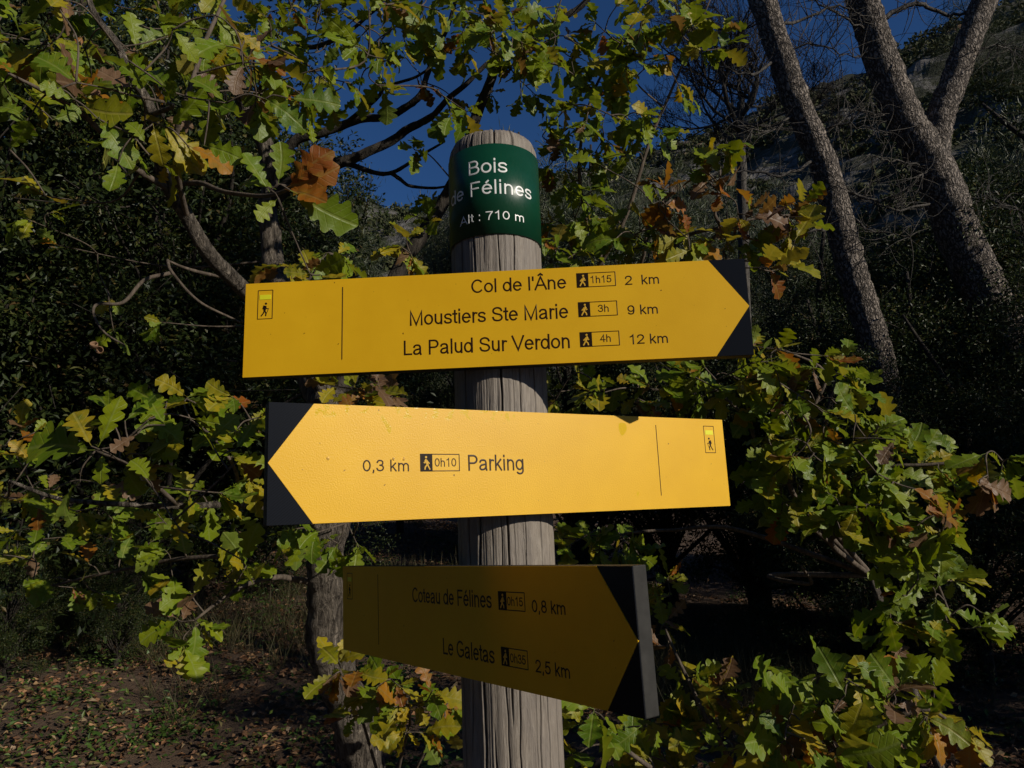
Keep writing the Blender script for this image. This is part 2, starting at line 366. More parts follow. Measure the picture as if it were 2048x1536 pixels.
# ------------------------------------------------------------------ lettering: single-stroke routed letters
def arc(cx, cy, rx, ry, a0, a1, n=None):
    n = n or max(4, int(abs(a1 - a0) / 15))
    return [(cx + rx * math.cos(R(a)), cy + ry * math.sin(R(a))) for a in np.linspace(a0, a1, n + 1)]
def cv(*p): return [tuple(q) for q in catmull(np.array(p), 4)]
_arch = lambda x0, x1: [(x0, .30)] + arc((x0 + x1) / 2, .315, (x1 - x0) / 2, .165, 175, 0) + [(x1, 0)]
_A = [[(.02, 0), (.333, .69), (.645, 0)], [(.13, .24), (.535, .24)]]
_e = [[(.075, .27), (.478, .27)] + arc(.278, .26, .2, .222, 5, 322)]
GLYPH = {
 ' ': (.278, []), 'o': (.556, [arc(.278, .26, .205, .222, 0, 360)]), 'C': (.722, [arc(.38, .358, .30, .325, 40, 320)]),
 'l': (.222, [[(.11, 0), (.11, .716)]]), 'd': (.556, [arc(.255, .26, .19, .222, 0, 360), [(.46, .716), (.46, 0)]]),
 'e': (.556, _e), 'é': (.556, _e + [[(.24, .585), (.36, .70)]]), "'": (.191, [[(.095, .716), (.095, .5)]]),
 'A': (.667, _A), 'Â': (.667, _A + [[(.21, .77), (.333, .86), (.456, .77)]]),
 'n': (.556, [[(.11, 0), (.11, .519)], _arch(.11, .44)]), 'h': (.556, [[(.11, 0), (.11, .716)], _arch(.11, .44)]),
 'm': (.833, [[(.11, 0), (.11, .519)], _arch(.11, .415), _arch(.415, .72)]),
 'M': (.833, [[(.11, 0), (.11, .69), (.4165, .03), (.72, .69), (.72, 0)]]),
 'u': (.556, [[(.11, .519), (.11, .21)] + arc(.275, .21, .165, .17, 185, 360), [(.44, .519), (.44, 0)]]),
 's': (.5, [cv((.43, .39), (.36, .46), (.25, .477), (.13, .45), (.09, .37), (.15, .29), (.26, .262), (.38, .22), (.425, .135), (.37, .065), (.25, .042), (.12, .07), (.065, .155))]),
 't': (.278, [[(.14, .66), (.14, .11), (.165, .06), (.26, .045)], [(.02, .477), (.26, .477)]]),
 'i': (.222, [[(.11, 0), (.11, .519)], [(.11, .625), (.11, .716)]]),
 'r': (.333, [[(.11, 0), (.11, .519)], cv((.11, .30), (.15, .43), (.23, .477), (.33, .455))]),
 'S': (.667, [cv((.58, .51), (.52, .62), (.40, .672), (.26, .67), (.14, .61), (.11, .51), (.17, .42), (.33, .37), (.50, .32), (.582, .21), (.55, .11), (.44, .05), (.30, .043), (.15, .09), (.085, .22))]),
 'a': (.556, [cv((.08, .37), (.13, .45), (.25, .477), (.38, .45), (.425, .36)) + [(.425, .11), (.465, 0)],
              cv((.425, .29), (.30, .268), (.15, .235), (.08, .14), (.12, .06), (.22, .038), (.34, .07), (.425, .17))]),
 'L': (.556, [[(.12, .716), (.12, .045), (.52, .045)]]),
 'P': (.667, [[(.12, 0), (.12, .675), (.37, .675)] + arc(.37, .505, .20, .17, 85, -85) + [(.37, .335), (.12, .335)]]),
 'V': (.667, [[(.02, .716), (.333, .02), (.645, .716)]]),
 'B': (.667, [[(.12, .045), (.12, .675), (.36, .675)] + arc(.36, .525, .17, .15, 85, -85) + [(.36, .375), (.12, .375)],
              [(.36, .375)] + arc(.38, .21, .2, .165, 85, -85) + [(.38, .045), (.12, .045)]]),
 'F': (.611, [[(.12, 0), (.12, .675), (.56, .675)], [(.12, .37), (.50, .37)]]),
 'G': (.778, [arc(.39, .358, .31, .325, 42, 312) + [(.665, .13), (.665, .33), (.41, .33)]]),
 'k': (.5, [[(.11, 0), (.11, .716)], [(.42, .519), (.11, .2)], [(.22, .30), (.45, 0)]]),
 'g': (.556, [arc(.255, .26, .19, .222, 0, 360), [(.46, .519), (.46, -.02)] + arc(.27, -.02, .19, .145, 0, -150)]),
 ':': (.278, [[(.14, 0), (.14, .1)], [(.14, .42), (.14, .519)]]), ',': (.278, [[(.14, .09), (.14, 0), (.105, -.10)]]),
 '0': (.556, [arc(.278, .355, .20, .315, 0, 360)]), '1': (.556, [[(.12, .55), (.23, .60), (.32, .70), (.32, 0)]]),
 '2': (.556, [cv((.075, .50), (.12, .63), (.27, .675), (.42, .62), (.465, .50), (.41, .38), (.26, .24), (.12, .12), (.065, .045)) + [(.50, .045)]]),
 '3': (.556, [cv((.08, .53), (.14, .64), (.26, .675), (.40, .63), (.435, .52), (.38, .41), (.24, .38)), cv((.24, .38), (.40, .35), (.465, .22), (.41, .09), (.26, .042), (.12, .09), (.065, .20))]),
 '4': (.556, [[(.37, 0), (.37, .69), (.05, .21), (.52, .21)]]),
 '5': (.556, [[(.47, .665), (.15, .665), (.10, .34)], cv((.10, .34), (.17, .41), (.29, .43), (.42, .37), (.465, .235), (.40, .09), (.26, .042), (.12, .085), (.065, .19))]),
 '7': (.556, [[(.05, .665), (.49, .665)], cv((.48, .655), (.34, .45), (.25, .22), (.215, 0))]),
 '8': (.556, [arc(.278, .525, .165, .15, 0, 360), arc(.278, .21, .20, .168, 0, 360)]),
 '9': (.556, [arc(.27, .46, .195, .21, 0, 360), cv((.465, .46), (.455, .25), (.40, .09), (.26, .042), (.13, .08), (.085, .16))]),
}
def ribbon(mb, pts, w, h, base=-.0001, f=None):
    """rounded bead along a stroke, in the x,z plane, rising towards -y; f maps points onto another surface"""
    P = np.asarray(pts, float)
    if f is not None:
        k = [np.linspace(a, b, 1 + int(np.linalg.norm(b - a) / .0012), endpoint=False) for a, b in zip(P[:-1], P[1:])]
        P = np.vstack(k + [P[-1:]])
    keep = np.concatenate([[True], np.linalg.norm(np.diff(P, axis=0), axis=1) > 1e-7]); P = P[keep]
    closed = np.linalg.norm(P[0] - P[-1]) < 1e-6
    d = unit(np.diff(P, axis=0))
    if closed: t0 = np.vstack([d[-1], d]); t1 = np.vstack([d, d[0]])
    else: t0 = np.vstack([d[0], d]); t1 = np.vstack([d, d[-1]])
    tt = unit(t0 + t1); nn = np.stack([-tt[:, 1], tt[:, 0]], -1)
    cosh = np.clip((tt * t1).sum(1), .45, 1)
    if not closed:
        P = P.copy(); P[0] -= d[0] * w * .15; P[-1] += d[-1] * w * .15
    prof = [(-.5, 0), (-.42, .72), (-.2, .97), (.2, .97), (.42, .72), (.5, 0)]
    V = []
    for q, nv, c in zip(P, nn, cosh):
        for o, hh in prof:
            xy = q + nv * o * w / c; V.append((xy[0], -(base + hh * h), xy[1]))
    V = np.array(V)
    if f is not None: V = f(V)
    m = len(prof); n = len(P)
    i = np.arange(n - 1)[:, None] * m; j = np.arange(m - 1)[None]
    F = np.stack([i + j, i + j + 1, i + m + j + 1, i + m + j], -1).reshape(-1, 4)
    mb.add(V, [F, np.array([list(range(m))]), np.array([list(range(m))[::-1]]) + (n - 1) * m])
def letters(mb, s, x, z, width, cap, sw=.098, h=.0005, f=None, y0=0.):
    """text s from x along, baseline z, capital height cap; squeezed to width"""
    size = cap / .716
    adv = []; cur = 0; xs = []
    for c in s:
        a, st = GLYPH[c]; adv.append(cur)
        xs += [cur + p[0] for q in st for p in q]; cur += a
    x0, x1 = min(xs) - sw / 2, max(xs) + sw / 2
    sx = width / (x1 - x0)
    for c, a in zip(s, adv):
        for q in GLYPH[c][1]:
            ribbon(mb, [(x + (a + p[0] - x0) * sx, z + p[1] * size) for p in q], sw * (size * .62 + sx * .38), h, -.0001 + y0, f)

# ------------------------------------------------------------------ the signpost
PX, PY, PR = -.0172, 1.0681, .070
POST_TOP = CAMZ + .5916
def build_post():
    nth, nz = 460, 400
    th = np.concatenate([np.linspace(-110, 110, 380, endpoint=False), np.linspace(110, 250, 80, endpoint=False)])
    t = np.radians(th)
    zs = np.concatenate([np.linspace(-.05, .9, 40, endpoint=False), np.linspace(.9, POST_TOP - .02, 320, endpoint=False), POST_TOP - .02 + .02 * np.sin(np.linspace(0, np.pi / 2, 40))])
    T, Zz = np.meshgrid(t, zs)
    rad = np.full(T.shape, PR)
    crack = np.zeros(T.shape)
    spec = [(-47, 1.3, 3, 1.3, 5), (-36, 2.02, 3, 1.0, 4), (-29, 1.0, 1.75, 1.4, 7), (-27, 1.95, 3, 1.6, 7), (-13, 1.98, 3, .8, 2.5), (3, 1.35, 3, 1.2, 7), (10, .9, 1.42, 1.1, 5),
            (24, 1.45, 2.08, .8, 3), (27, 2.05, 3, .8, 3), (45, 1., 1.9, .8, 3), (62, 1.1, 3, .9, 4), (-66, 1, 3, 1.2, 4), (-18, .9, 1.36, 1.3, 5), (-4, 1.25, 1.66, .8, 3.), (33, .9, 1.5, .9, 3.5), (78, 1, 3, 1.2, 4), (-80, 1, 3, 1.2, 4)]
    r2 = np.random.default_rng(3)
    for a in range(50): spec.append((r2.uniform(-85, 95), (z0 := r2.uniform(.9, 2.15)), z0 + r2.uniform(.02, .22), r2.uniform(.35, .7), r2.uniform(.8, 2)))
    for q, (a, z0, z1, wd, dp) in enumerate(spec):
        wob = np.array([mnoise.noise(Vector((q * 3.7, z * 5, 0))) * .075 + mnoise.noise(Vector((q * 3.7, z * 26, 5))) * .022 for z in zs])[:, None]
        fade = np.clip((Zz - z0) / .06, 0, 1) * np.clip((z1 - Zz) / .06, 0, 1)
        dm = np.abs(T - R(a) - wob) * PR * 1000
        wz = wd * (.6 + .5 * np.array([mnoise.noise(Vector((q * 9.1, z * 9, 2))) for z in zs])[:, None]).clip(.25, 1.2)
        g = np.exp(-(dm / (wz + .25)) ** 2) * fade
        rad -= g * dp * .001; crack = np.maximum(crack, g * min(1, dp / 4))
    X = np.sin(T); Y = -np.cos(T)
    pts = np.stack([X * 9, Y * 9, Zz * 1.2], -1).reshape(-1, 3)
    nzv = np.array([mnoise.noise(Vector(p)) for p in pts]).reshape(T.shape)
    pts2 = np.stack([X * 42, Y * 42, Zz * 3.0], -1).reshape(-1, 3)
    nz2 = np.array([mnoise.noise(Vector(p)) for p in pts2]).reshape(T.shape)
    rad += nzv * .0011 + nz2 * .00045
    edge = np.clip((Zz - (POST_TOP - .02)) / .02, 0, 1)
    rad -= .010 * (1 - np.sqrt(np.clip(1 - edge ** 2, 0, 1))) + .0015 * edge
    mb = MB(); V = np.stack([X * rad, Y * rad, Zz + (edge > .9) * nz2 * .0012], -1).reshape(-1, 3)
    m = T.shape[1]; nzz = T.shape[0]
    i = np.arange(nzz - 1)[:, None] * m; j = np.arange(m)[None]; k = (j + 1) % m
    mb.add(V, [np.stack([i + j, i + k, i + m + k, i + m + j], -1).reshape(-1, 4)], None, crack.ravel() * .95)
    # flat sawn top in rings
    last = V[-m:]; rings = [last * (s, s, 1) + (0, 0, POST_TOP * 0) for s in (1, .75, .5, .25)]
    VV = np.vstack(rings + [np.array([[0, 0, POST_TOP]])])
    F = [np.stack([q * m + j[0], q * m + k[0], (q + 1) * m + k[0], (q + 1) * m + j[0]], -1) for q in range(3)]
    mb.add(VV, F + [np.stack([3 * m + j[0], 3 * m + k[0], np.full(m, 4 * m)], -1)])
    o = mb.build('wooden_post', 'weathered_wood', smooth=True)
    o.location = (PX, PY, 0)
    tag(o, 'round weathered grey timber post carrying the green plaque and the yellow boards', 'post')
build_post()

# curved green plaque
plq = empty('name_plaque', (PX, PY, CAMZ + .489)); tag(plq, 'curved dark green enamel plaque with white altitude lettering, around the post top', 'plaque')
PLR = PR + .0025
def plate(mb, r0, r1, z0, z1, a0, a1, n=96):
    a = np.radians(np.linspace(a0, a1, n)); V = []
    for r, z in ((r1, z0), (r1 , z1), (r0, z1), (r0, z0)): V.append(np.stack([np.sin(a) * r, -np.cos(a) * r, np.full(n, z)], -1))
    i = np.arange(n - 1)
    F = np.concatenate([np.stack([q * n + i, q * n + i + 1, ((q + 1) % 4) * n + i + 1, ((q + 1) % 4) * n + i], -1) for q in range(4)])
    mb.add(np.vstack(V), [F, np.array([[0, n, 2 * n, 3 * n]]), np.array([[n - 1, 4 * n - 1, 3 * n - 1, 2 * n - 1]])])
mb = MB(); plate(mb, PR + .0012, PLR, -.0725, .0725, -135, 135); mb.build('plate', 'green_enamel', plq, smooth=False)
for p in plq.children[0].data.polygons: p.use_smooth = abs(p.normal.z) < .5
def wrap(V):
    a = V[:, 0] / PLR; r = PLR - V[:, 1]
    return np.stack([np.sin(a) * r, -np.cos(a) * r, V[:, 2]], -1)
for s, a0, a1, z, cap in (('Bois', -30.7, 17.9, .025, .0228), ('de Félines', -66.7, 52.8, -.0092, .0222), ('Alt : 710 m', -46.6, 37.8, -.0505, .0134)):
    mb = MB(); letters(mb, s, R(a0) * PLR, z, R(a1 - a0) * PLR, cap, .09, .0004, wrap); mb.build('lettering', 'white_paint', plq)

# direction boards
BL, BH, BT = .7225, .1408, .020
WALK = [[(.50, .62), (.42, .36)], [(.42, .36), (.66, .18), (.70, .02)], [(.44, .38), (.30, .20), (.16, .02)], [(.50, .62), (.30, .50), (.20, .42)], [(.52, .60), (.70, .46), (.80, .50)], [(.56, .70), (.66, .56)]]
HIKE = [[(.52, .72), (.44, .42)], [(.44, .42), (.62, .22), (.60, .02)], [(.44, .42), (.32, .22), (.06, .02)], [(.54, .68), (.70, .54), (.88, .52)], [(.92, .56), (.56, .0)], [(.40, .74), (.30, .52)]]
def figure(mb, strokes, x0, x1, z0, z1, head, wd, y0, flip=False, h=.0003):
    fx = lambda p: (x1 - p[0] * (x1 - x0)) if flip else (x0 + p[0] * (x1 - x0))
    for k, s in enumerate(strokes):
        ribbon(mb, [(fx(p), z0 + p[1] * (z1 - z0)) for p in s], wd[k] * (x1 - x0), h, y0)
    cx, cz, hr = fx(head), z0 + head[1] * (z1 - z0), head[2] * (x1 - x0)
    mb.prism([(cx + hr * math.cos(a), cz + hr * math.sin(a)) for a in np.linspace(0, 2 * np.pi, 14, endpoint=False)], -(y0 + h), -(y0 - .0001))
def board(centre, yaw, tilt, texts, boxes, point, label, paint, marks=True):
    c, s = math.cos(yaw), math.sin(yaw)
    a = np.array([c, s, 0]); n = np.array([s, -c, 0]); z = np.array([0, 0, 1.])
    ax = a * math.cos(tilt) + z * math.sin(tilt); az = -a * math.sin(tilt) + z * math.cos(tilt)
    o = bpy.data.objects.new('direction_board', None); COL.objects.link(o); o.empty_display_size = .05
    p = np.array(centre) + (0, 0, CAMZ)
    o.matrix_world = Matrix(((ax[0], -n[0], az[0], p[0]), (ax[1], -n[1], az[1], p[1]), (ax[2], -n[2], az[2], p[2]), (0, 0, 0, 1)))
    tag(o, label, 'sign')
    L, H = BL / 2, BH / 2
    core = MB(); core.box(-L, L, .0016, BT, -H, H)
    co = core.build('core', 'black_core', o)
    bv = co.modifiers.new('edge', 'BEVEL'); bv.width = .0012; bv.segments = 2
    k = 1 if point > 0 else -1
    xe, xn = k * (L - .0003), k * .3095
    q = H - .0004
    pent = [(-xe, q), (xn, q), (xe, 0), (xn, -q), (-xe, -q)]
    mbp = MB(); mbp.prism(pent[::-1] if k > 0 else pent, 0, .0016); mbp.build('panel', paint, o)
    for sg in (1, -1):
        tri = [(xn + k * .0005, sg * q), (xe, sg * q), (xe, sg * .0008)]
        m2 = MB(); m2.prism(tri if k * sg < 0 else tri[::-1], .0004, .0016); m2.build('arrow_corner', 'black_corner', o)
    for (s_, x, zb, w, cap) in texts:
        m2 = MB(); letters(m2, s_, x, zb, w, cap); m2.build('lettering', 'ink', o)
    for (x0, z1, x1, z0, xd, s_, tx, tz, tw, tc) in boxes:
        m2 = MB()
        for st in ([(xd, z1), (x1, z1)], [(x1, z1), (x1, z0)], [(x1, z0), (xd, z0)]): ribbon(m2, st, .0013, .0004)
        fr = m2.build('time_box', 'ink', o)
        m2 = MB(); m2.box(x0, xd, -.0003, .0008, z0 - .0006, z1 + .0006); m2.build('icon_panel', 'ink_dark', fr)
        m2 = MB(); w = xd - x0
        figure(m2, WALK, x0 + .14 * w, xd - .10 * w, z0 + .0016, z1 - .0012, (.56 if k > 0 else .56, .86, .115), [.26, .15, .15, .12, .12, .2], .0003, k < 0)
        m2.build('walker', 'icon_yellow', fr)
        m2 = MB(); letters(m2, s_, tx, tz, tw, tc, .10, .0004); m2.build('lettering', 'ink', fr)
    x = -k * .2172
    m2 = MB(); ribbon(m2, [(x, .0575), (x, -.0500)], .0014, .0005); m2.build('divider_line', 'ink', o)
    x0, x1 = (-.3421, -.3204) if k > 0 else (.3175, .3395)
    m2 = MB()
    for st in ([(x0, .0586), (x1, .0586)], [(x1, .0586), (x1, .0155)], [(x1, .0155), (x0, .0155)], [(x0, .0155), (x0, .0586)]): ribbon(m2, st, .0012, .0004)
    bd = m2.build('trail_badge', 'ink', o)
    m2 = MB(); m2.box(x0 + .0026, x1 - .0026, -.0004, .0008, .0447, .0518); m2.build('yellow_mark', 'lime_mark', bd)
    m2 = MB(); figure(m2, HIKE, x0 + .0045, x1 - .0045, .0195, .0405, (.60, .90, .13), [.30, .15, .15, .11, .06, .26], 0, k < 0); m2.build('hiker', 'ink_dark', bd)
    return o
board((-.0240, .9809, .2823), -.0465, -.0022,
      [("Col de l'Âne", -.0294, .0388, .1363, .0200), ('Moustiers Ste Marie', -.1189, -.005, .2265, .0212), ('La Palud Sur Verdon', -.1279, -.0485, .2355, .0212),
       ('2  km', .1904, .0394, .0482, .0136), ('9 km', .1913, -.0044, .0425, .0136), ('12 km', .1914, -.0474, .0533, .0136)],
      [(.1219, .0599, .1770, .0394, .1387, '1h15', .1417, .0447, .0298, .0106), (.1221, .0167, .1768, -.0041, .1389, '3h', .1498, .0015, .0152, .0106), (.1221, -.0274, .1771, -.0478, .1391, '4h', .1502, -.0422, .0151, .0106)],
      1, 'long yellow arrow board pointing right with three destinations, uppermost on the post', 'yellow_paint')
b2 = board((.0324, .9901, .0757), .5247, .0075,
      [('0,3 km', -.2503, -.0105, .0597, .0140), ('Parking', -.1082, -.0103, .0842, .0205)],
      [(-.1756, .0107, -.1210, -.0106, -.1589, '0h10', -.1557, -.005, .0304, .0107)],
      -1, 'bright yellow arrow board pointing left to the parking, middle of the post', 'yellow_paint_washed')
for (x, z) in ((-.2925, .005), (-.2110, .0045), (-.1974, .0045)):
    m2 = MB(); nn = 10; V = [(x, -.0016, z)]
    for r_, h_ in ((.0012, .0013), (.0020, .0)):
        V += [(x + r_ * math.cos(a), -h_, z + r_ * math.sin(a) * 1.15) for a in np.linspace(0, 2 * np.pi, nn, endpoint=False)]
    i = np.arange(nn); k = (i + 1) % nn
    m2.add(V, [np.stack([np.zeros(nn, int), 1 + k, 1 + i], -1), np.stack([1 + i, 1 + k, 1 + nn + k, 1 + nn + i], -1)]); m2.build('water_drop', 'water_drop', b2, smooth=True)
board((-.1000, 1.0118, -.1305), -.9436, .0306,
      [('Coteau de Félines', -.0996, .0194, .2103, .0204), ('0,8 km', .1939, .0189, .0605, .0136), ('Le Galetas', -.0135, -.0459, .1251, .0206), ('2,5 km', .1942, -.0462, .0605, .0136)],
      [(.1260, .0398, .1804, .0189, .1433, '0h15', .1445, .0242, .0321, .0102), (.1267, -.0250, .1799, -.0454, .1431, '0h35', .1448, -.0405, .0311, .0102)],
      1, 'shaded ochre arrow board turned away from the sun, lowest on the post', 'yellow_paint')

# ------------------------------------------------------------------ oak leaves (shared meshes)
def leaf_arrays(seed, n=33):
    """lobed downy-oak blade along +x (length 1), upper side +z; returns V, F list, UV"""
    r = np.random.default_rng(seed)
    t = np.linspace(0, 1, n)
    env = np.interp(t, [0, .08, .25, .5, .68, .85, .95, 1], [.02, .085, .19, .30, .335, .24, .13, .02]) * r.uniform(.88, 1.15)
    edges = []
    for sd in (0, 1):
        nl = r.choice([3.6, 4.1, 4.6]); ph = r.uniform(-.12, .12)
        lob = .5 + .5 * np.cos((t * nl - .35 + ph) * 2 * np.pi)
        lob = lob ** .5
        dep = np.interp(t, [0, .15, .4, .8, 1], [.1, .5, .64, .52, .2]) * r.uniform(.8, 1.15)
        w = env * (1 - dep * (1 - lob)) * (1 + .025 * r.normal(size=n))
        fwd = .035 * lob * np.interp(t, [0, .3, .8, 1], [.3, 1, .8, 0])
        edges.append((t + fwd, w))
    fold = r.uniform(.1, .42); bend = r.uniform(-.5, .25); tw = r.uniform(-.7, .7); rip = r.uniform(.01, .04)
    def lift(x, y):
        s = np.sign(y)
        return fold * np.abs(y) + bend * x * x + tw * y * x + rip * np.sin(x * 21 + s * 1.3 + seed) * (np.abs(y) > .02)
    V = []; UV = []
    side = r.uniform(-.06, .06)
    for i in range(n):
        cx = t[i]; cy = side * math.sin(cx * math.pi)
        (lx, lw), (rx, rw) = (edges[0][0][i], edges[0][1][i]), (edges[1][0][i], edges[1][1][i])
        for x, y in ((lx, lw), (cx, 0.), (rx, -rw)):
            V.append((x, y + cy, float(lift(x, y)))); UV.append((x + 1e-4, y))
    V = np.array(V)
    i = np.arange(n - 1) * 3
    F = np.concatenate([np.stack([i + 1, i + 4, i + 3, i], -1), np.stack([i + 2, i + 5, i + 4, i + 1], -1)])
    # stalk
    k = len(V); sv = []
    for x in (-.14, .02):
        for y, z in ((.009, 0), (-.0045, .008), (-.0045, -.008)): sv.append((x, y, z + (.02 if x < 0 else 0)))
    V = np.vstack([V, sv]); UV += [(.01, 0)] * 6
    F2 = np.array([[k, k + 1, k + 4, k + 3], [k + 1, k + 2, k + 5, k + 4], [k + 2, k, k + 3, k + 5]])
    return V, np.concatenate([F, F2]), np.array(UV)
LEAVES = [leaf_arrays(s) for s in (11, 22, 35, 47, 58, 63, 74, 89, 97, 108, 119, 131)]
PAL = ['leaf_green', 'leaf_yellow', 'leaf_orange', 'leaf_brown']
LEAFMESH = {}
for li, (V, F, UV) in enumerate(LEAVES):
    for pi, p in enumerate(PAL):
        mb = MB(); mb.add(V, [F], UV); me = mb.mesh('leaf', True); me.materials.append(M[p]); LEAFMESH[li, pi] = me

def frame(d, nrm):
    d = unit(d); nrm = nrm - d * (nrm @ d); nrm = unit(nrm); y = np.cross(nrm, d)
    return np.stack([d, y, nrm], 1)

class Oak:
    def __init__(s, name, label, root, group=None, max_leaves=300):
        s.root = np.array(root, float); s.o = empty(name, root); tag(s.o, label, 'tree', group)
        s.sk = []; s.leaves = []; s.tw = MB(); s.maxl = max_leaves
    def limb(s, name, pts, r0, r1, mat='oak_bark', sides=12, rough=.05, pw=1.):
        P = catmull(np.array([p if len(p) == 3 and not isinstance(p, tuple) else at(*p) for p in pts]), 8)
        P = P + np.array([[mnoise.noise(Vector(q * 7)), mnoise.noise(Vector(q * 7 + 9)), mnoise.noise(Vector(q * 7 + 17))] for q in P]) * min(.02, r0 * .5)
        rad = r0 + (r1 - r0) * np.linspace(0, 1, len(P)) ** pw
        if r0 < .0125 and mat == 'oak_bark': mat = 'twig_bark'; rough = .03
        mb = MB(); tube(mb, P - s.root, rad, sides, 0, rough); mb.build(name, mat, s.o, smooth=True)
        for q, r in zip(P, rad): s.sk.append((q, r))
        return P
    def leaf(s, base, d, nrm, size, pal):
        s.leaves.append((np.array(base), frame(np.array(d), np.array(nrm)), size, pal))
    def cluster(s, c, n, pal, size=.085, spread=1.):
        c = np.array(c)
        S = np.array([q for q, r in s.sk]); dist = np.linalg.norm(S - c, axis=1) + .25 * np.clip(S[:, 2] - c[2], 0, 9)
        b = S[dist.argmin()]; v = c - b; L = np.linalg.norm(v) + 1e-6
        side = rng.normal(size=3) * .13 * L
        mid = b + v * .5 + side + np.array([0, 0, .06 * L])
        P = catmull(np.array([b, mid, c]), 6)
        tube(s.tw, P - s.root, np.linspace(min(.0055, .0018 + .006 * L), .0016, len(P)), 5)
        for q in P[4::3]: s.sk.append((q, .002))
        d0 = unit(P[-1] - P[-3])
        for k in range(n):
            # spray of leaves round the shoot tip, some further back along the shoot
            f = 0 if k < n * .7 else rng.uniform(.05, .35)
            base = P[-1] * (1 - f) + P[-3] * f if f else P[-1] - d0 * rng.uniform(0, .02)
            a = rng.uniform(0, 2 * np.pi); e = rng.uniform(.35, 1.25) * spread
            p1 = unit(np.cross(d0, rng.normal(size=3))); p2 = np.cross(d0, p1)
            d = d0 * math.cos(e) + (p1 * math.cos(a) + p2 * math.sin(a)) * math.sin(e) + np.array([0, 0, -.25])
            nrm = np.array([0, 0, .75]) + SUN * .55 + np.array([0, -.25, 0]) + rng.normal(size=3) * .55
            pi = rng.choice(4, p=np.array(pal) / sum(pal))
            s.leaf(base, d, nrm, size * rng.uniform(.55, 1.25), pi)
    def hero(s, pal, d, *pairs):
        """single large leaves: stalk pixel, tip pixel"""
        for (bx, by, tx, ty) in pairs:
            b = at(bx, by, d); dt = d * (1 + rng.uniform(-.035, .035)); t = at(tx, ty, dt)
            S = np.array([q for q, r in s.sk]); k = np.linalg.norm(S - b, axis=1).argmin(); c = S[k]; L = np.linalg.norm(c - b)
            if L > .015:
                P = catmull(np.array([c, c * .5 + b * .5 + rng.normal(size=3) * .06 * L + (0, 0, .05 * L), b]), 6)
                tube(s.tw, P - s.root, np.linspace(min(.005, .0016 + .005 * L), .0014, len(P)), 5)
                for q in P[3:]: s.sk.append((q, .002))
            v = unit(b - CAM); nrm = -v * .75 + SUN * .35 + np.array([0, 0, .25]) + rng.normal(size=3) * .28
            s.leaf(b, t - b, nrm, np.linalg.norm(t - b) * .88, pal)
    def region(s, cx, cy, rx, ry, n, d0, d1, pal, leaves=5, size=.077):
        k = 0; pts = []
        for _ in range(n * 12):
            if k >= n: break
            a, q = rng.uniform(0, 2 * np.pi), math.sqrt(rng.uniform(0, 1))
            px, py = cx + rx * q * math.cos(a), cy + ry * q * math.sin(a)
            if any((px - u) ** 2 + (py - v) ** 2 < (rx * ry / n) * .9 for u, v in pts): continue
            pts.append((px, py)); k += 1
            s.cluster(at(px, py, rng.uniform(d0, d1)), leaves + int(rng.integers(-1, 3)), pal, size)
    def finish(s):
        if s.tw.n: s.tw.build('twigs', 'twig_bark', s.o, smooth=True)['kind'] = 'stuff'
        # nearest (largest in view) leaves are objects, the rest one mass
        key = []
        for base, Fm, size, pal in s.leaves:
            v = base - CAM; dep = v @ FW; x = abs(v @ RT) / max(dep, .01) * FPX; y = abs(v @ UP) / max(dep, .01) * FPX
            key.append(-size / max(dep, .05) + (1 if (x > 1060 or y > 800 or dep < .05) else 0))
        order = np.argsort(key); rest = {}
        for rank, idx in enumerate(order):
            base, Fm, size, pal = s.leaves[idx]; li = int(rng.integers(len(LEAVES)))
            off = base + Fm[:, 0] * size * .13
            if rank < s.maxl:
                o = bpy.data.objects.new('leaf', LEAFMESH[li, pal]); COL.objects.link(o); o.parent = s.o
                mat = np.eye(4); mat[:3, :3] = Fm * size; mat[:3, 3] = off - s.root
                o.matrix_local = Matrix(mat.tolist())
            else:
                V, F, UV = LEAVES[li]
                rest.setdefault(int(pal), MB()).add((V * size) @ Fm.T + off - s.root, [F], UV, rng.uniform(.01, 1))
        for pi, mb in rest.items(): mb.build('foliage', PAL[pi], s.o, smooth=True)['kind'] = 'stuff'

GR = (8, 1.7, .14, .3); GY = (5, 3, .6, .5); YE = (2.5, 5, 1.2, .8); AU = (1, 3, 4, 3); BR = (.6, 1, 1.5, 6); OR = (.5, 1, 6, 2)

# the large oak on the left: trunk behind the boards, limbs across the sky
A = Oak('oak_tree', 'downy oak with lobed green and yellowing leaves, its grey trunk behind the boards', at(760, 1900, 2.3) * (1, 1, 0))
A.limb('trunk', [(760, 1900, 2.3), (735, 1560, 2.3), (700, 1430, 2.28), (656, 1310, 2.25), (650, 1180, 2.22), (657, 1080, 2.22), (668, 930, 2.25), (655, 790, 2.3)], .070, .050, rough=.07)
A.limb('branch', [(655, 800, 2.3), (618, 730, 2.28), (560, 650, 2.2), (490, 585, 2.1), (430, 515, 2.0), (380, 450, 1.95), (340, 380, 1.9), (312, 300, 1.85), (300, 215, 1.8), (250, 130, 1.8), (200, 40, 1.85), (150, -90, 1.9)], .030, .006)
A.limb('branch', [(660, 800, 2.3), (700, 740, 2.35), (760, 610, 2.45), (800, 530, 2.5), (850, 460, 2.55), (895, 385, 2.6), (940, 290, 2.6), (985, 150, 2.6), (1010, 108, 2.6), (1084, 68, 2.6), (1163, 10, 2.6), (1260, -80, 2.6)], .034, .008, 'dark_bark')  # dark bark colour stands in for the shade on this limb
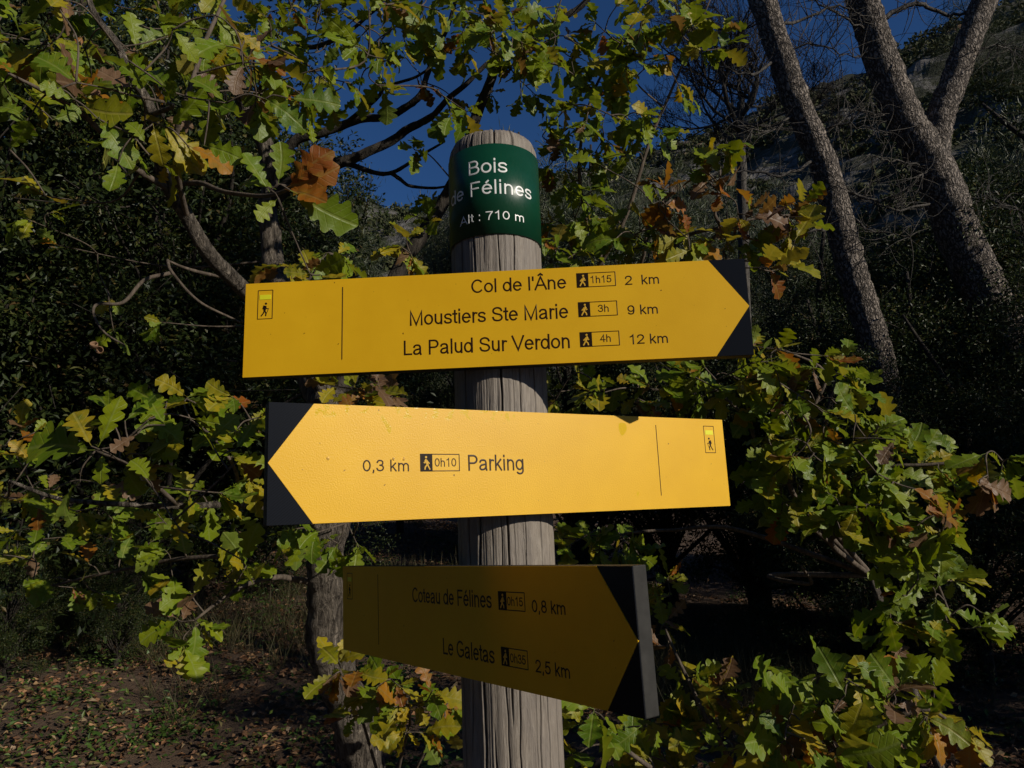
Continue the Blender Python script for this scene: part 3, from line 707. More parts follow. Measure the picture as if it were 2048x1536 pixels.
A.limb('branch', [(657, 830, 2.3), (612, 700, 2.55), (565, 600, 2.8), (548, 520, 2.95), (542, 430, 3.0), (528, 300, 3.0), (490, 210, 2.95), (468, 130, 2.9), (440, 20, 2.9), (400, -120, 2.9)], .060, .016)
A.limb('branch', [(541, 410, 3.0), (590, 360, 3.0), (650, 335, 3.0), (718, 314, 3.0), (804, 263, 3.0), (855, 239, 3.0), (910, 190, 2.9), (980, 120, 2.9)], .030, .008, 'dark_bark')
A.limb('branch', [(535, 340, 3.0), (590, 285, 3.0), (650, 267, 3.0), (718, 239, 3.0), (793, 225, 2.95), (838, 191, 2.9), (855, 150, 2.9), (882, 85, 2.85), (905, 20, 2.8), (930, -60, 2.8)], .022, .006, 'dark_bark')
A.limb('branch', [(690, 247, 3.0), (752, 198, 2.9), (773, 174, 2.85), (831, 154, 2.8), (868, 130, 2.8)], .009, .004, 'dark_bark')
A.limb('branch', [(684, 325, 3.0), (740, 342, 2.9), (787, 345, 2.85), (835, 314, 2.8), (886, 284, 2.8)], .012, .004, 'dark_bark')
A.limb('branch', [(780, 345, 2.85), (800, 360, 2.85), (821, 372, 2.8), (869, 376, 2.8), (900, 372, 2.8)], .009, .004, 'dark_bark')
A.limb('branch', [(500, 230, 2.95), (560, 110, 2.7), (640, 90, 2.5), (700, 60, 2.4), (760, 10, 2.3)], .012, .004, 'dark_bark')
A.limb('branch', [(340, 380, 1.9), (260, 330, 1.8), (180, 240, 1.65), (100, 190, 1.55), (20, 150, 1.5)], .009, .003)
A.limb('branch', [(300, 230, 1.8), (345, 215, 1.7), (330, 205, 1.6), (260, 190, 1.45)], .006, .0025)
A.limb('branch', [(375, 445, 1.95), (350, 300, 1.75), (380, 180, 1.7), (420, 60, 1.8), (470, -40, 1.9)], .008, .004)
A.limb('branch', [(350, 370, 1.9), (400, 365, 1.8), (450, 385, 1.7), (510, 392, 1.6), (560, 385, 1.5), (590, 370, 1.45)], .007, .003)
A.limb('branch', [(460, 555, 2.05), (415, 548, 2.0), (370, 535, 1.95), (335, 520, 1.9)], .006, .003)
A.limb('branch', [(335, 520, 1.9), (345, 545, 1.85), (400, 605, 1.85), (480, 645, 1.9)], .0045, .003)
A.limb('branch', [(342, 545, 1.9), (290, 560, 1.85), (245, 605, 1.8), (195, 608, 1.78), (187, 630, 1.76), (210, 665, 1.75), (250, 690, 1.74)], .0055, .002)
A.limb('branch', [(655, 1075, 2.22), (600, 1030, 2.1), (480, 1012, 1.95), (380, 1014, 1.85), (250, 1008, 1.8), (120, 1000, 1.8), (20, 960, 1.8)], .013, .004)
A.limb('branch', [(630, 1165, 2.22), (600, 1160, 2.15), (555, 1152, 2.05), (500, 1165, 1.95), (440, 1200, 1.85), (390, 1240, 1.8)], .011, .003)
A.limb('branch', [(360, 1014, 1.85), (300, 960, 1.7), (240, 920, 1.6), (190, 900, 1.5)], .006, .0025)
A.limb('branch', [(480, 1012, 1.95), (470, 940, 1.9), (430, 880, 1.85), (380, 840, 1.8)], .006, .0025)
A.limb('branch', [(480, 1110, 2.2), (340, 1120, 2.3), (200, 1150, 2.4), (60, 1180, 2.5)], .008, .003)
for a in [(95, 215, 120, 70, 2, 1.5, 1.6, GR, 5, .095), (240, 260, 100, 80, 2, 1.5, 1.6, GR, 4, .09), (60, 60, 130, 80, 7, 1.6, 2.2, GY), (230, 90, 150, 90, 11, 1.6, 2.1, GR),
          (400, 60, 100, 80, 9, 1.7, 2.2, GR), (470, 150, 90, 80, 8, 1.6, 2.1, GY), (570, 150, 100, 100, 10, 1.9, 2.5, GR), (150, 150, 60, 40, 1, 1.6, 1.8, AU),
          (110, 400, 40, 20, 1, 1.9, 2., YE), (325, 290, 60, 50, 3, 1.5, 1.8, GY), (600, 60, 110, 70, 8, 2., 2.6, GR), (600, 215, 60, 40, 3, 1.9, 2.3, GR), (20, 140, 70, 60, 5, 1.5, 2., GR),
          (720, 50, 110, 70, 11, 2., 2.6, GR), (750, 140, 70, 50, 5, 2., 2.5, GR), (690, 205, 50, 30, 3, 2.3, 2.7, GR), (900, 30, 130, 60, 15, 2.2, 2.8, GR), (960, 70, 120, 60, 14, 2.2, 2.8, GY), (1060, 60, 120, 70, 16, 2.2, 2.8, GR),
          (1030, 160, 80, 40, 8, 2.3, 2.7, GR), (900, 225, 50, 25, 3, 2.1, 2.4, GR), (870, 195, 40, 30, 2, 2.6, 2.8, AU), (840, 295, 30, 25, 1, 2.4, 2.6, GR), (810, 90, 70, 60, 5, 2.4, 2.8, GY),
          (600, 545, 50, 22, 3, 1.8, 2., YE), (640, 520, 60, 30, 3, 2., 2.2, GR), (830, 480, 40, 40, 3, 2.3, 2.6, YE), (850, 420, 40, 30, 3, 2.4, 2.7, GR),
          (760, 780, 60, 25, 4, 2., 2.3, BR), (700, 760, 40, 20, 2, 2.1, 2.3, GY),
          (230, 850, 70, 45, 1, 1.6, 1.7, GR, 4), (380, 830, 90, 45, 5, 1.6, 1.9, GR), (470, 850, 60, 60, 6, 1.7, 2., GR),
          (300, 930, 50, 30, 3, 1.6, 1.8, GR), (440, 960, 80, 50, 4, 1.7, 2., GY), 
          (60, 970, 70, 60, 4, 1.9, 2.4, GY), (150, 1010, 100, 50, 5, 2., 2.5, GY), (260, 1050, 100, 50, 5, 2., 2.5, GR), (70, 1100, 80, 60, 5, 2.2, 2.7, GR), (170, 1160, 80, 40, 3, 2.3, 2.6, GY), (420, 1020, 60, 40, 4, 1.8, 2.1, GR),
          (380, 1240, 40, 60, 4, 1.75, 1.85, GR), (150, 60, 200, 80, 8, 2.2, 2.8, GR), (420, 120, 150, 90, 8, 2.3, 3., GR), (130, 480, 120, 60, 3, 2.3, 2.8, GY, 4), (300, 640, 120, 70, 3, 2.3, 2.8, GY, 4), (560, 60, 120, 70, 6, 2.5, 3., GY), (440, 1150, 60, 40, 5, 1.8, 2., GR), (320, 1130, 60, 40, 3, 2., 2.4, GR), (690, 1080, 40, 25, 3, 1.9, 2.1, GR), (600, 1075, 40, 25, 3, 1.8, 2., GR), (30, 880, 50, 60, 4, 2.1, 2.5, GY)]:
    A.region(*a)
for a in [(100, -120, 260, 90, 10, 1.8, 2.4, GR), (450, -130, 240, 90, 10, 2., 2.7, GR), (800, -130, 240, 90, 11, 2.3, 2.9, GR), (1100, -130, 220, 90, 9, 2.3, 2.9, GR), (600, -330, 500, 120, 16, 2., 3.2, GR)]: A.region(*a)
G_, Y_, O_, B_ = 0, 1, 2, 3
A.hero(G_, 1.4, (152, 165, 72, 108), (58, 236, -8, 192), (150, 200, 78, 176), (258, 122, 285, 178), (338, 182, 298, 128), (196, 238, 258, 312), (292, 288, 257, 238), (236, 326, 222, 372), (452, 206, 384, 148), (408, 292, 470, 304), (530, 198, 608, 242), (575, 196, 682, 204), (105, 240, 160, 215),
       (557, 368, 562, 282), (552, 380, 482, 340), (538, 384, 492, 300), (582, 382, 706, 442), (556, 396, 512, 442), (20, 300, 60, 240), (345, 60, 400, 110), (430, 30, 470, 90), (330, 210, 345, 165))
A.hero(Y_, 1.42, (158, 214, 254, 222), (306, 248, 322, 322), (92, 392, 132, 408), (470, 60, 520, 100), (620, 548, 566, 540), (640, 550, 690, 560), (362, 1062, 372, 1112), (182, 892, 146, 828))
A.hero(O_, 1.42, (572, 376, 662, 336), (578, 372, 640, 300), (570, 380, 648, 392), (476, 922, 528, 962))
A.hero(B_, 1.42, (268, 178, 198, 146), (486, 128, 468, 188), (215, 250, 240, 300), (274, 868, 226, 906), (120, 20, 140, 70))
A.hero(G_, 1.45, (190, 902, 50, 892), (196, 892, 250, 806), (250, 842, 312, 792), (206, 906, 196, 960), (300, 962, 262, 918), (488, 1122, 512, 1056), (330, 850, 300, 790), (420, 880, 470, 830), (470, 900, 505, 850), (160, 965, 95, 1010))
A.hero(Y_, 1.9, (810, 790, 760, 772)); A.hero(B_, 1.9, (770, 812, 826, 800), (740, 770, 790, 790))
# acorn cups
for (px, py, d, ax) in ((188, 690, 1.75, (.2, -.6, .5)), (199, 700, 1.74, (.35, -.85, -.15))):
    mb = MB(); c = at(px, py, d); Fm = frame(np.array(ax), np.array([0, 0, 1.]))
    prof = [(-.010, .0), (-.009, .005), (-.004, .0085), (.002, .0095), (.005, .009), (.005, .0078), (.0, .0075), (-.006, .004), (-.007, .0)]
    V = []; k = 12
    for x, r_ in prof: V += [Fm @ np.array([x, r_ * math.cos(q), r_ * math.sin(q)]) + c - A.root for q in np.linspace(0, 2 * np.pi, k, endpoint=False)]
    i = np.arange(len(prof) - 1)[:, None] * k; j = np.arange(k)[None]
    mb.add(np.array(V), [np.stack([i + j, i + (j + 1) % k, i + k + (j + 1) % k, i + k + j], -1).reshape(-1, 4)]); mb.build('acorn_cup', 'acorn', A.o, smooth=True)
A.finish()

def young_oak(label, foot, hub, arms, regions, r0=.02, group='young oaks around the signpost', heroes=()):
    t = Oak('young_oak', label, np.array([foot[0], foot[1], float(ground_z(foot[0], foot[1]))]), group)
    f = t.root - (0, 0, .05); h = np.array(at(*hub))
    t.limb('trunk', [list(f), list(f * .5 + h * .5 + np.array([.05, .04, -.05])), list(h)], r0, r0 * .6)
    for a in arms:
        t.limb('branch', [list(h)] + [p for p in a], r0 * .45, .003, sides=8)
    for a in regions: t.region(*a)
    for a in heroes: t.hero(*a)
    t.finish(); return t
young_oak('oak sapling with orange and brown autumn leaves, right of the green plaque', (.0, 3.0), (1070, 700, 2.8),
    [[(1200, 560, 2.6), (1170, 430, 2.5), (1160, 300, 2.5), (1190, 180, 2.5), (1260, 60, 2.5), (1330, -40, 2.5)], [(1260, 590, 2.5), (1330, 510, 2.4), (1380, 470, 2.35), (1440, 455, 2.3), (1500, 440, 2.3), (1580, 430, 2.3)],
     [(1300, 600, 2.5), (1420, 530, 2.3), (1520, 520, 2.25)], [(1170, 600, 2.5), (1120, 520, 2.4)], [(1260, 560, 2.5), (1300, 440, 2.4), (1340, 400, 2.4)], [(1400, 500, 2.35), (1430, 420, 2.3), (1440, 340, 2.3)],
     [(1230, 480, 2.5), (1300, 280, 2.5), (1370, 120, 2.5), (1420, 0, 2.5)]],
    [(1190, 110, 120, 80, 18, 2.2, 2.7, GR), (1300, 60, 100, 70, 11, 2.2, 2.7, GY), (1400, 70, 60, 80, 7, 2.2, 2.5, GR), (1390, 170, 50, 30, 2, 2.2, 2.5, GR), (1180, 230, 110, 70, 14, 2.2, 2.6, GR), (1260, 260, 70, 50, 6, 2.2, 2.6, GR),
     (1140, 330, 70, 60, 8, 2.3, 2.7, GR), (1160, 410, 80, 50, 7, 2.2, 2.6, GR), (1105, 490, 50, 50, 6, 2.2, 2.6, GY), (1240, 470, 90, 55, 9, 2.1, 2.5, GY), (1200, 530, 90, 25, 5, 2.2, 2.5, GY),
     (1330, 400, 35, 30, 2, 2.1, 2.3, OR), (1440, 320, 40, 40, 2, 2.1, 2.2, GR), (1430, 375, 35, 25, 2, 2.1, 2.2, BR), (1530, 425, 70, 30, 4, 2.1, 2.3, BR), (1600, 420, 30, 30, 2, 2.1, 2.2, YE), (1390, 490, 60, 30, 4, 2.1, 2.3, YE),
     (1560, 525, 50, 20, 2, 1.9, 2.1, YE), (1480, 500, 50, 25, 3, 2.1, 2.3, GR), (1560, 460, 50, 25, 2, 2.1, 2.3, AU), (1330, 450, 40, 30, 2, 2.2, 2.4, YE)],
    heroes=[(0, 2.1, (1440, 352, 1404, 280), (1446, 350, 1480, 280), (1440, 356, 1470, 320), (1322, 402, 1328, 362), (1306, 408, 1292, 372), (1200, 330, 1150, 300)), (2, 2.1, (1332, 410, 1372, 416), (1376, 470, 1372, 430)), (3, 2.1, (1452, 372, 1486, 344), (1520, 440, 1600, 400), (1510, 430, 1560, 396), (1500, 432, 1590, 440)), (1, 2.05, (1590, 480, 1632, 412), (1540, 500, 1592, 528), (1380, 500, 1330, 520))])
young_oak('spreading leafy oak bush right of the boards, with dense green lobed leaves', (1.5, 2.5), (1740, 1150, 2.2),
    [[(1540, 980, 2.1), (1500, 850, 2.0), (1420, 770, 2.0)], [(1580, 980, 2.1), (1610, 850, 2.0), (1650, 750, 2.0), (1570, 700, 2.0)], [(1650, 1020, 2.0), (1750, 940, 1.9), (1860, 930, 1.85), (1980, 920, 1.85)],
     [(1660, 1080, 2.0), (1780, 1060, 1.85), (1850, 1120, 1.75), (1900, 1230, 1.7)], [(1480, 1060, 2.2), (1330, 1060, 2.2), (1200, 1075, 2.2)], [(1540, 1150, 2.2), (1620, 1170, 2.0), (1600, 1130, 1.9)]],
    [(1420, 765, 90, 40, 8, 1.8, 2.2, GR, 7, .074), (1540, 760, 70, 80, 9, 1.8, 2.1, GY, 7, .074), (1650, 780, 80, 80, 10, 1.8, 2.1, GR, 7, .074), (1590, 910, 100, 70, 14, 1.7, 2., GR, 7, .074), (1730, 900, 80, 70, 10, 1.7, 2., GR, 7, .074), (1850, 950, 80, 60, 10, 1.7, 2., GR, 7, .074), (1970, 925, 60, 30, 4, 1.7, 1.9, GR),
     (1560, 1000, 60, 30, 5, 1.8, 2., GR), (1790, 1050, 110, 50, 11, 1.6, 1.9, GR, 7, .074), (1850, 1160, 70, 70, 8, 1.6, 1.8, GR, 7, .074), (1910, 1240, 70, 30, 4, 1.6, 1.75, GR), (1790, 1220, 40, 50, 3, 1.6, 1.75, GR), (1690, 1000, 80, 50, 8, 1.7, 1.9, GR, 7, .074),
     (1140, 790, 50, 30, 5, 2.1, 2.5, GY), (1270, 790, 90, 30, 7, 2., 2.4, GY), (1130, 1080, 50, 35, 5, 2., 2.4, GR), (1240, 1090, 80, 35, 7, 2., 2.4, GR), (1300, 1170, 40, 50, 4, 2., 2.3, GY), (1890, 1010, 30, 30, 1, 1.6, 1.7, AU), (1960, 975, 30, 15, 1, 1.6, 1.7, BR, 3)],
    heroes=[(0, 1.7, (1710, 830, 1672, 766), (1706, 880, 1690, 930), (1640, 960, 1650, 1020), (1570, 820, 1536, 880), (1860, 1150, 1808, 1120), (1820, 1200, 1800, 1262), (1870, 1180, 1920, 1110), (1900, 1220, 2000, 1256), (1560, 700, 1580, 650)), (1, 1.65, (1680, 1058, 1748, 1094),), (3, 1.65, (1960, 968, 2032, 990), (1790, 880, 1760, 930), (1885, 1000, 1900, 1050))])
young_oak('low oak sapling with broad green leaves beside the lowest board tip', (.75, 1.9), (1520, 1700, 1.9),
    [[(1560, 1560, 1.7), (1600, 1450, 1.6), (1640, 1350, 1.55)], [(1600, 1580, 1.7), (1700, 1480, 1.55), (1840, 1420, 1.5), (1920, 1460, 1.5)], [(1480, 1560, 1.8), (1420, 1450, 1.75), (1360, 1330, 1.8), (1330, 1260, 1.85)], [(1400, 1600, 1.7), (1280, 1520, 1.5), (1190, 1450, 1.45)]],
    [(1640, 1330, 25, 25, 1, 1.5, 1.6, GR, 2), (1590, 1390, 70, 50, 5, 1.5, 1.7, GR, 5, .09), (1700, 1420, 90, 60, 8, 1.45, 1.65, GR, 5, .09), (1620, 1490, 90, 40, 8, 1.4, 1.6, GY, 5, .09), (1830, 1400, 70, 60, 5, 1.45, 1.6, GR), (1890, 1460, 50, 30, 3, 1.45, 1.55, YE),
     (1390, 1380, 70, 70, 8, 1.7, 2., GY), (1440, 1470, 100, 50, 10, 1.6, 1.9, GY), (1330, 1480, 60, 50, 6, 1.6, 1.9, GY), (1330, 1270, 40, 40, 5, 1.8, 2., AU, 4, .06), (1180, 1450, 40, 40, 3, 1.4, 1.5, GR, 3, .09), (1260, 1510, 60, 30, 4, 1.5, 1.7, GR), (1600, 1510, 20, 15, 1, 1.4, 1.5, OR, 3), (1790, 1400, 30, 30, 1, 1.45, 1.55, BR, 3),
     (1150, 1520, 40, 20, 2, 1.5, 1.7, GR)],
    heroes=[(0, 1.42, (1588, 1410, 1552, 1352), (1690, 1390, 1652, 1300), (1795, 1380, 1738, 1306), (1800, 1372, 1826, 1308), (1856, 1430, 1900, 1376), (1570, 1480, 1520, 1430), (1282, 1452, 1226, 1496), (1700, 1470, 1640, 1420), (1600, 1440, 1620, 1390)), (1, 1.42, (1162, 1450, 1140, 1398), (1210, 1440, 1150, 1462), (1700, 1492, 1722, 1420), (1610, 1478, 1640, 1532), (1850, 1432, 1946, 1484), (1838, 1450, 1876, 1530)), (3, 1.42, (1790, 1408, 1850, 1424), (1664, 1430, 1690, 1400))])
young_oak('small yellowing oak sapling at the foot of the grey trunk, under the lowest board', (-.42, 2.2), (780, 1650, 2.1),
    [[(750, 1530, 2.0), (720, 1430, 1.95), (680, 1340, 1.9)], [(800, 1520, 2.0), (820, 1440, 1.9), (800, 1360, 1.9)], [(840, 1520, 2.0), (890, 1430, 1.9)]],
    [(680, 1340, 40, 30, 4, 1.8, 2., YE), (760, 1370, 60, 30, 5, 1.8, 2., GY), (840, 1390, 50, 30, 4, 1.8, 2., YE), (820, 1440, 60, 40, 5, 1.8, 2., YE), (895, 1420, 25, 30, 3, 1.8, 2., GR), (730, 1430, 40, 30, 2, 1.9, 2., YE)], .012)

# ------------------------------------------------------------------ evergreen oaks behind (shared meshes)
def blades(mb, C, D, N, L, W, fold=.25):
    """many small simple leaves: base C, direction D, normal N"""
    n = len(C); D = unit(D); S = unit(np.cross(N, D)); N = np.cross(D, S)
    L = np.broadcast_to(L, (n,))[:, None]; W = np.broadcast_to(W, (n,))[:, None]
    V = np.stack([C, C + D * L * .5 + S * W * .5 + N * W * fold, C + D * L, C + D * L * .5 - S * W * .5 + N * W * fold], 1).reshape(-1, 3)
    i = np.arange(n) * 4
    mb.add(V, [np.stack([i, i + 2, i + 1], -1), np.stack([i, i + 3, i + 2], -1)], None, np.repeat(rng.uniform(.01, 1, n), 4))
def crown_mesh(name, seed, rx, rz, nclump, per, L, W, mat, zc, needle=False, hollow=.35, clr=(.16, .34)):
    r = np.random.default_rng(seed); mb = MB(); cs = []
    while len(cs) < nclump:
        v = r.normal(size=3); v = v / np.linalg.norm(v) * (hollow + (1 - hollow) * r.uniform() ** .5)
        bump_ = .75 + .5 * mnoise.noise(Vector(v * 1.7 + seed))
        if mnoise.noise(Vector(v * 2.6 + seed * 3)) + .5 * mnoise.noise(Vector(v * 6.1 + seed)) < -.10: continue
        cs.append(v * bump_ * (rx, rx, rz) + (0, 0, zc))
    cs = np.array(cs)
    C = np.repeat(cs, per, 0); n = len(C)
    rad = np.repeat(r.uniform(*clr, len(cs)), per)[:, None]
    off = unit(r.normal(size=(n, 3))) * rad * r.uniform(0, 1, (n, 1)) ** .6 * (1, 1, .7)
    if needle:
        D = unit(off) + r.normal(size=(n, 3)) * .35 + (0, 0, .25)
    else:
        D = unit(off) + r.normal(size=(n, 3)) * .7 + (0, 0, -.1)
    N = unit(r.normal(size=(n, 3)) * .7 + (0, 0, .8))
    blades(mb, C + off, D, N, L * r.uniform(.6, 1.3, n), W * r.uniform(.7, 1.2, n))
    me = mb.mesh(name); me.materials.append(M[mat]); return me, cs
def stick_mesh(name, seed, h, cs, r0, mat, nb=40, lean=.15, spread=1.):
    r = np.random.default_rng(seed); mb = MB()
    P = np.array([[0, 0, -.1], [r.normal() * lean * .3, r.normal() * lean * .3, h * .35], [r.normal() * lean, r.normal() * lean, h * .7], [r.normal() * lean, r.normal() * lean, h]])
    P = catmull(P, 6); tube(mb, P, np.linspace(r0, r0 * .2, len(P)), 8, 0, .05)
    for c in cs[r.choice(len(cs), min(nb, len(cs)), False)]:
        k = int(np.clip((c[2] / h - .25) * len(P) * .8, 2, len(P) - 3)); b = P[k]
        Q = catmull(np.array([b, b * .5 + c * .5 + r.normal(size=3) * .12 + (0, 0, .1), c]), 5)
        tube(mb, Q, np.linspace(r0 * .28, .004, len(Q)), 5)
    for c in cs[r.choice(len(cs), min(nb * 4, len(cs)), False)]:
        v = unit(r.normal(size=3) + (0, 0, .2)) * r.uniform(.15, .5)
        tube(mb, catmull(np.array([c - v * .6, c + r.normal(size=3) * .04, c + v]), 3), np.linspace(.006, .002, 7), 3)
    me = mb.mesh(name, True); me.materials.append(M[mat]); return me
HOLM = []
for sd in (1, 2, 3):
    me, cs = crown_mesh('crown', sd, 1.6, 2.35, 480, 110, .040, .020, 'evergreen', 2.15, clr=(.13, .30))
    HOLM.append((me, stick_mesh('trunk', sd, 4.2, cs, .08, 'dark_bark')))
def tree_copy(name, parts, loc, scale, rot, label, cat, group):
    o = empty(name, loc); o.scale = scale if hasattr(scale, '__len__') else (scale,) * 3; o.rotation_euler = (0, 0, rot); tag(o, label, cat, group)
    for nm, me in zip(('crown', 'trunk'), parts):
        c = bpy.data.objects.new(nm, me); COL.objects.link(c); c.parent = o
    return o
SPOTS = [  # px at eye level, distance, scale, label
 (-60, 7.4, 2.0, 'dark evergreen oak at the far left edge'), (130, 8.2, 2.1, 'tall dark evergreen oak behind the upper left leaves'), (290, 7.8, 1.8, 'dark evergreen oak left of the uppermost board'),
 (60, 12, 3.0, 'tall evergreen oak in the second row at far left'), (330, 12, 2.7, 'evergreen oak in the second row behind the leaning branch'), (400, 8.6, 1.25, 'dark evergreen oak behind the left end of the uppermost board'), (640, 9.5, .95, 'low evergreen oak behind the forked grey trunk'),
 (800, 13, 1.0, 'low evergreen oak straight behind the post, left side'), (960, 12, 1.05, 'evergreen oak hidden straight behind the post'), (1150, 10, 1.25, 'evergreen oak behind the right half of the uppermost board'), (1330, 10.5, 1.3, 'evergreen oak behind the tip of the uppermost board'),
 (1500, 9.0, 1.05, 'dark evergreen oak below the bare tree'), (1660, 8.3, .95, 'dark evergreen oak at the foot of the slanting pine'), (1850, 7.8, 1.0, 'dark evergreen oak before the forked pine'), (2050, 7.5, 1.15, 'dark evergreen oak at the right edge'),
 (1690, 6.3, .70, 'low evergreen oak bush in front of the slanting pine'), (1930, 6.4, .80, 'low evergreen oak bush in front of the forked pine'),
 (40, 6.6, .36, 'low evergreen bush at the far left, above the leaf litter'), (250, 7.0, .33, 'low evergreen bush among the leaf litter left of the grey trunk'), (150, 7.6, .42, 'low evergreen bush behind the hanging oak leaves at left'),
 (1950, 11, 1.55, 'tall evergreen oak behind the forked pine'), (1730, 12, 1.5, 'evergreen oak between the two pines'), (2200, 9.5, 1.7, 'tall evergreen oak just beyond the right edge')]
for q, (px, d, sc, lab) in enumerate(SPOTS):
    p = at(px, 1040, d); x, y = p[0], p[1]
    tree_copy('holm_oak', HOLM[q % 3], (x, y, float(ground_z(x, y)) - .05), (sc * rng.uniform(.9, 1.15), sc * rng.uniform(.9, 1.15), sc), rng.uniform(0, 6.28), lab, 'tree', 'evergreen oaks of the thicket')
# unseen trees added around and behind the viewer to block low sky and sun
for q, (x, y, sc) in enumerate([(-6.5, 2.6, 2.1), (-6.5, -2., 2.3), (-4., -6., 2.3), (.5, -9., 2.2), (8.8, 2.2, 1.3), (8.0, 4.8, 1.3), (4.2, 2.2, .95)]):
    tree_copy('holm_oak', HOLM[q % 3], (x, y, float(ground_z(x, y)) - .05), sc, rng.uniform(0, 6.28), 'unseen evergreen oak added to block light', 'tree', 'unseen trees added for shade')

# unseen tall oak added right of the viewer: its crown shades the thicket on the left
tall = tree_copy('holm_oak', (HOLM[1][0],), (9.5, -.6, float(ground_z(9.5, -.6)) - .05), 1., 1., 'unseen evergreen oak added to block light', 'tree', 'unseen trees added for shade')
tall.children[0].location = (0, 0, 5.7); tall.children[0].scale = (1.5, 1.5, 1.3)
mb = MB(); tube(mb, catmull(np.array([[0, 0, -.1], [.1, .1, 3.], [-.1, .1, 6.], [0, 0, 9.]]), 6), np.linspace(.22, .06, 19), 10, 0, .04); mb.build('trunk', 'dark_bark', tall, smooth=True)

# ------------------------------------------------------------------ pines
PINE_CROWN, PCS = crown_mesh('crown', 21, 2.0, 1.5, 230, 150, .10, .0045, 'needles', 0., True, .2, (.16, .32))
def pine(label, trunks, rad, crown_at, crown_sc, dead=()):
    root = at(*trunks[0][0]); root = np.array([root[0], root[1], float(ground_z(root[0], root[1]))])
    o = empty('pine_tree', root); tag(o, label, 'tree', 'pines on the right')
    for k, (tr, (r0, r1)) in enumerate(zip(trunks, rad)):
        P = catmull(np.array([at(*p) for p in tr]), 10)
        if k == 0: P = np.vstack([[root - (0, 0, .2)], P[1:]])
        mb = MB(); tube(mb, P - root, np.linspace(r0, r1, len(P)), 20, 0, .05); mb.build('trunk' if k == 0 else 'limb', 'pine_bark', o, smooth=True)
    for pts, r0, r1 in dead:
        P = catmull(np.array([at(*p) for p in pts]), 6); P += rng.normal(size=P.shape) * .012
        mb = MB(); tube(mb, P - root, np.linspace(r0, r1, len(P)), 6)
        for _ in range(34):
            b = P[int(rng.integers(3, len(P)))]; v = unit(rng.normal(size=3) + (0, 0, .3)) * rng.uniform(.2, .6)
            Q = catmull(np.array([b, b + v * .5 + rng.normal(size=3) * .05, b + v]), 4); tube(mb, Q - root, np.linspace(.005, .0018, len(Q)), 4)
        mb.build('dead_branch', 'dead_wood', o, smooth=True)
    for (p, sc) in zip(crown_at, crown_sc):
        c = bpy.data.objects.new('crown', PINE_CROWN); COL.objects.link(c); c.parent = o; c.location = np.array(p) - root; c.scale = (sc,) * 3; c.rotation_euler = (0, 0, rng.uniform(0, 6))
    return o
pine('slanting pine trunk with scaly bark, left of the forked pine', [[(1800, 1060, 7.2), (1775, 800, 7.2), (1735, 640, 7.2), (1706, 550, 7.2), (1680, 450, 7.2), (1647, 330, 7.2), (1588, 190, 7.2), (1524, 0, 7.2), (1460, -170, 7.2), (1390, -420, 7.2)]], [(.15, .12)],
     [at(1330, -520, 7.3), at(1500, -620, 7.6)], [1.0, .9],
     [([(1640, 320, 7.2), (1560, 350, 7.0), (1480, 340, 6.9), (1400, 360, 6.8)], .018, .005), ([(1660, 370, 7.2), (1760, 400, 7.1), (1850, 350, 7.0)], .016, .005), ([(1560, 110, 7.2), (1500, 150, 7), (1440, 130, 7)], .02, .005), ([(1690, 450, 7.2), (1600, 470, 7.), (1520, 480, 7.)], .02, .005), ([(1620, 260, 7.2), (1700, 250, 7.1), (1780, 270, 7.0)], .014, .004), ([(1600, 220, 7.2), (1540, 260, 7.1), (1470, 250, 7.0)], .014, .004), ([(1670, 410, 7.2), (1740, 460, 7.1), (1820, 470, 7.0)], .014, .004), ([(1560, 100, 7.2), (1640, 90, 7.1), (1720, 120, 7.0)], .012, .004),
      ([(1535, 60, 7.2), (1600, 40, 7.3), (1680, 10, 7.3), (1740, 50, 7.3)], .02, .005)])
pine('large forked pine with scaly sunlit bark near the right edge', [[(2080, 1000, 7.6), (2035, 760, 7.6), (1985, 620, 7.6), (1930, 500, 7.6), (1897, 410, 7.6), (1866, 335, 7.6), (1838, 285, 7.6), (1803, 225, 7.6), (1757, 100, 7.6), (1725, 0, 7.6), (1690, -150, 7.6), (1660, -420, 7.6)],
      [(1868, 345, 7.6), (1872, 285, 7.6), (1882, 230, 7.6), (1908, 160, 7.6), (1934, 90, 7.6), (1970, 0, 7.6), (2030, -150, 7.6)]], [(.24, .14), (.15, .12)],
     [at(1640, -560, 7.7), at(2080, -330, 7.7), at(2040, 60, 9.5)], [1.05, 1.0, .8],
     [([(1760, 40, 7.6), (1830, 10, 7.6), (1900, 30, 7.7), (1960, 25, 7.7)], .03, .012), ([(1930, 130, 7.6), (1990, 90, 7.5), (2040, 100, 7.5)], .012, .004), ([(1820, 260, 7.6), (1760, 230, 7.5), (1690, 220, 7.4)], .014, .004), ([(1900, 420, 7.6), (1970, 400, 7.5), (2040, 420, 7.4)], .014, .004), ([(1850, 330, 7.5), (1790, 320, 7.4), (1740, 310, 7.3)], .015, .005), ([(1770, 110, 7.6), (1730, 60, 7.5), (1660, 20, 7.4), (1600, -10, 7.4)], .02, .006), ([(1890, 400, 7.6), (1800, 420, 7.3), (1720, 400, 7.2)], .016, .005)])

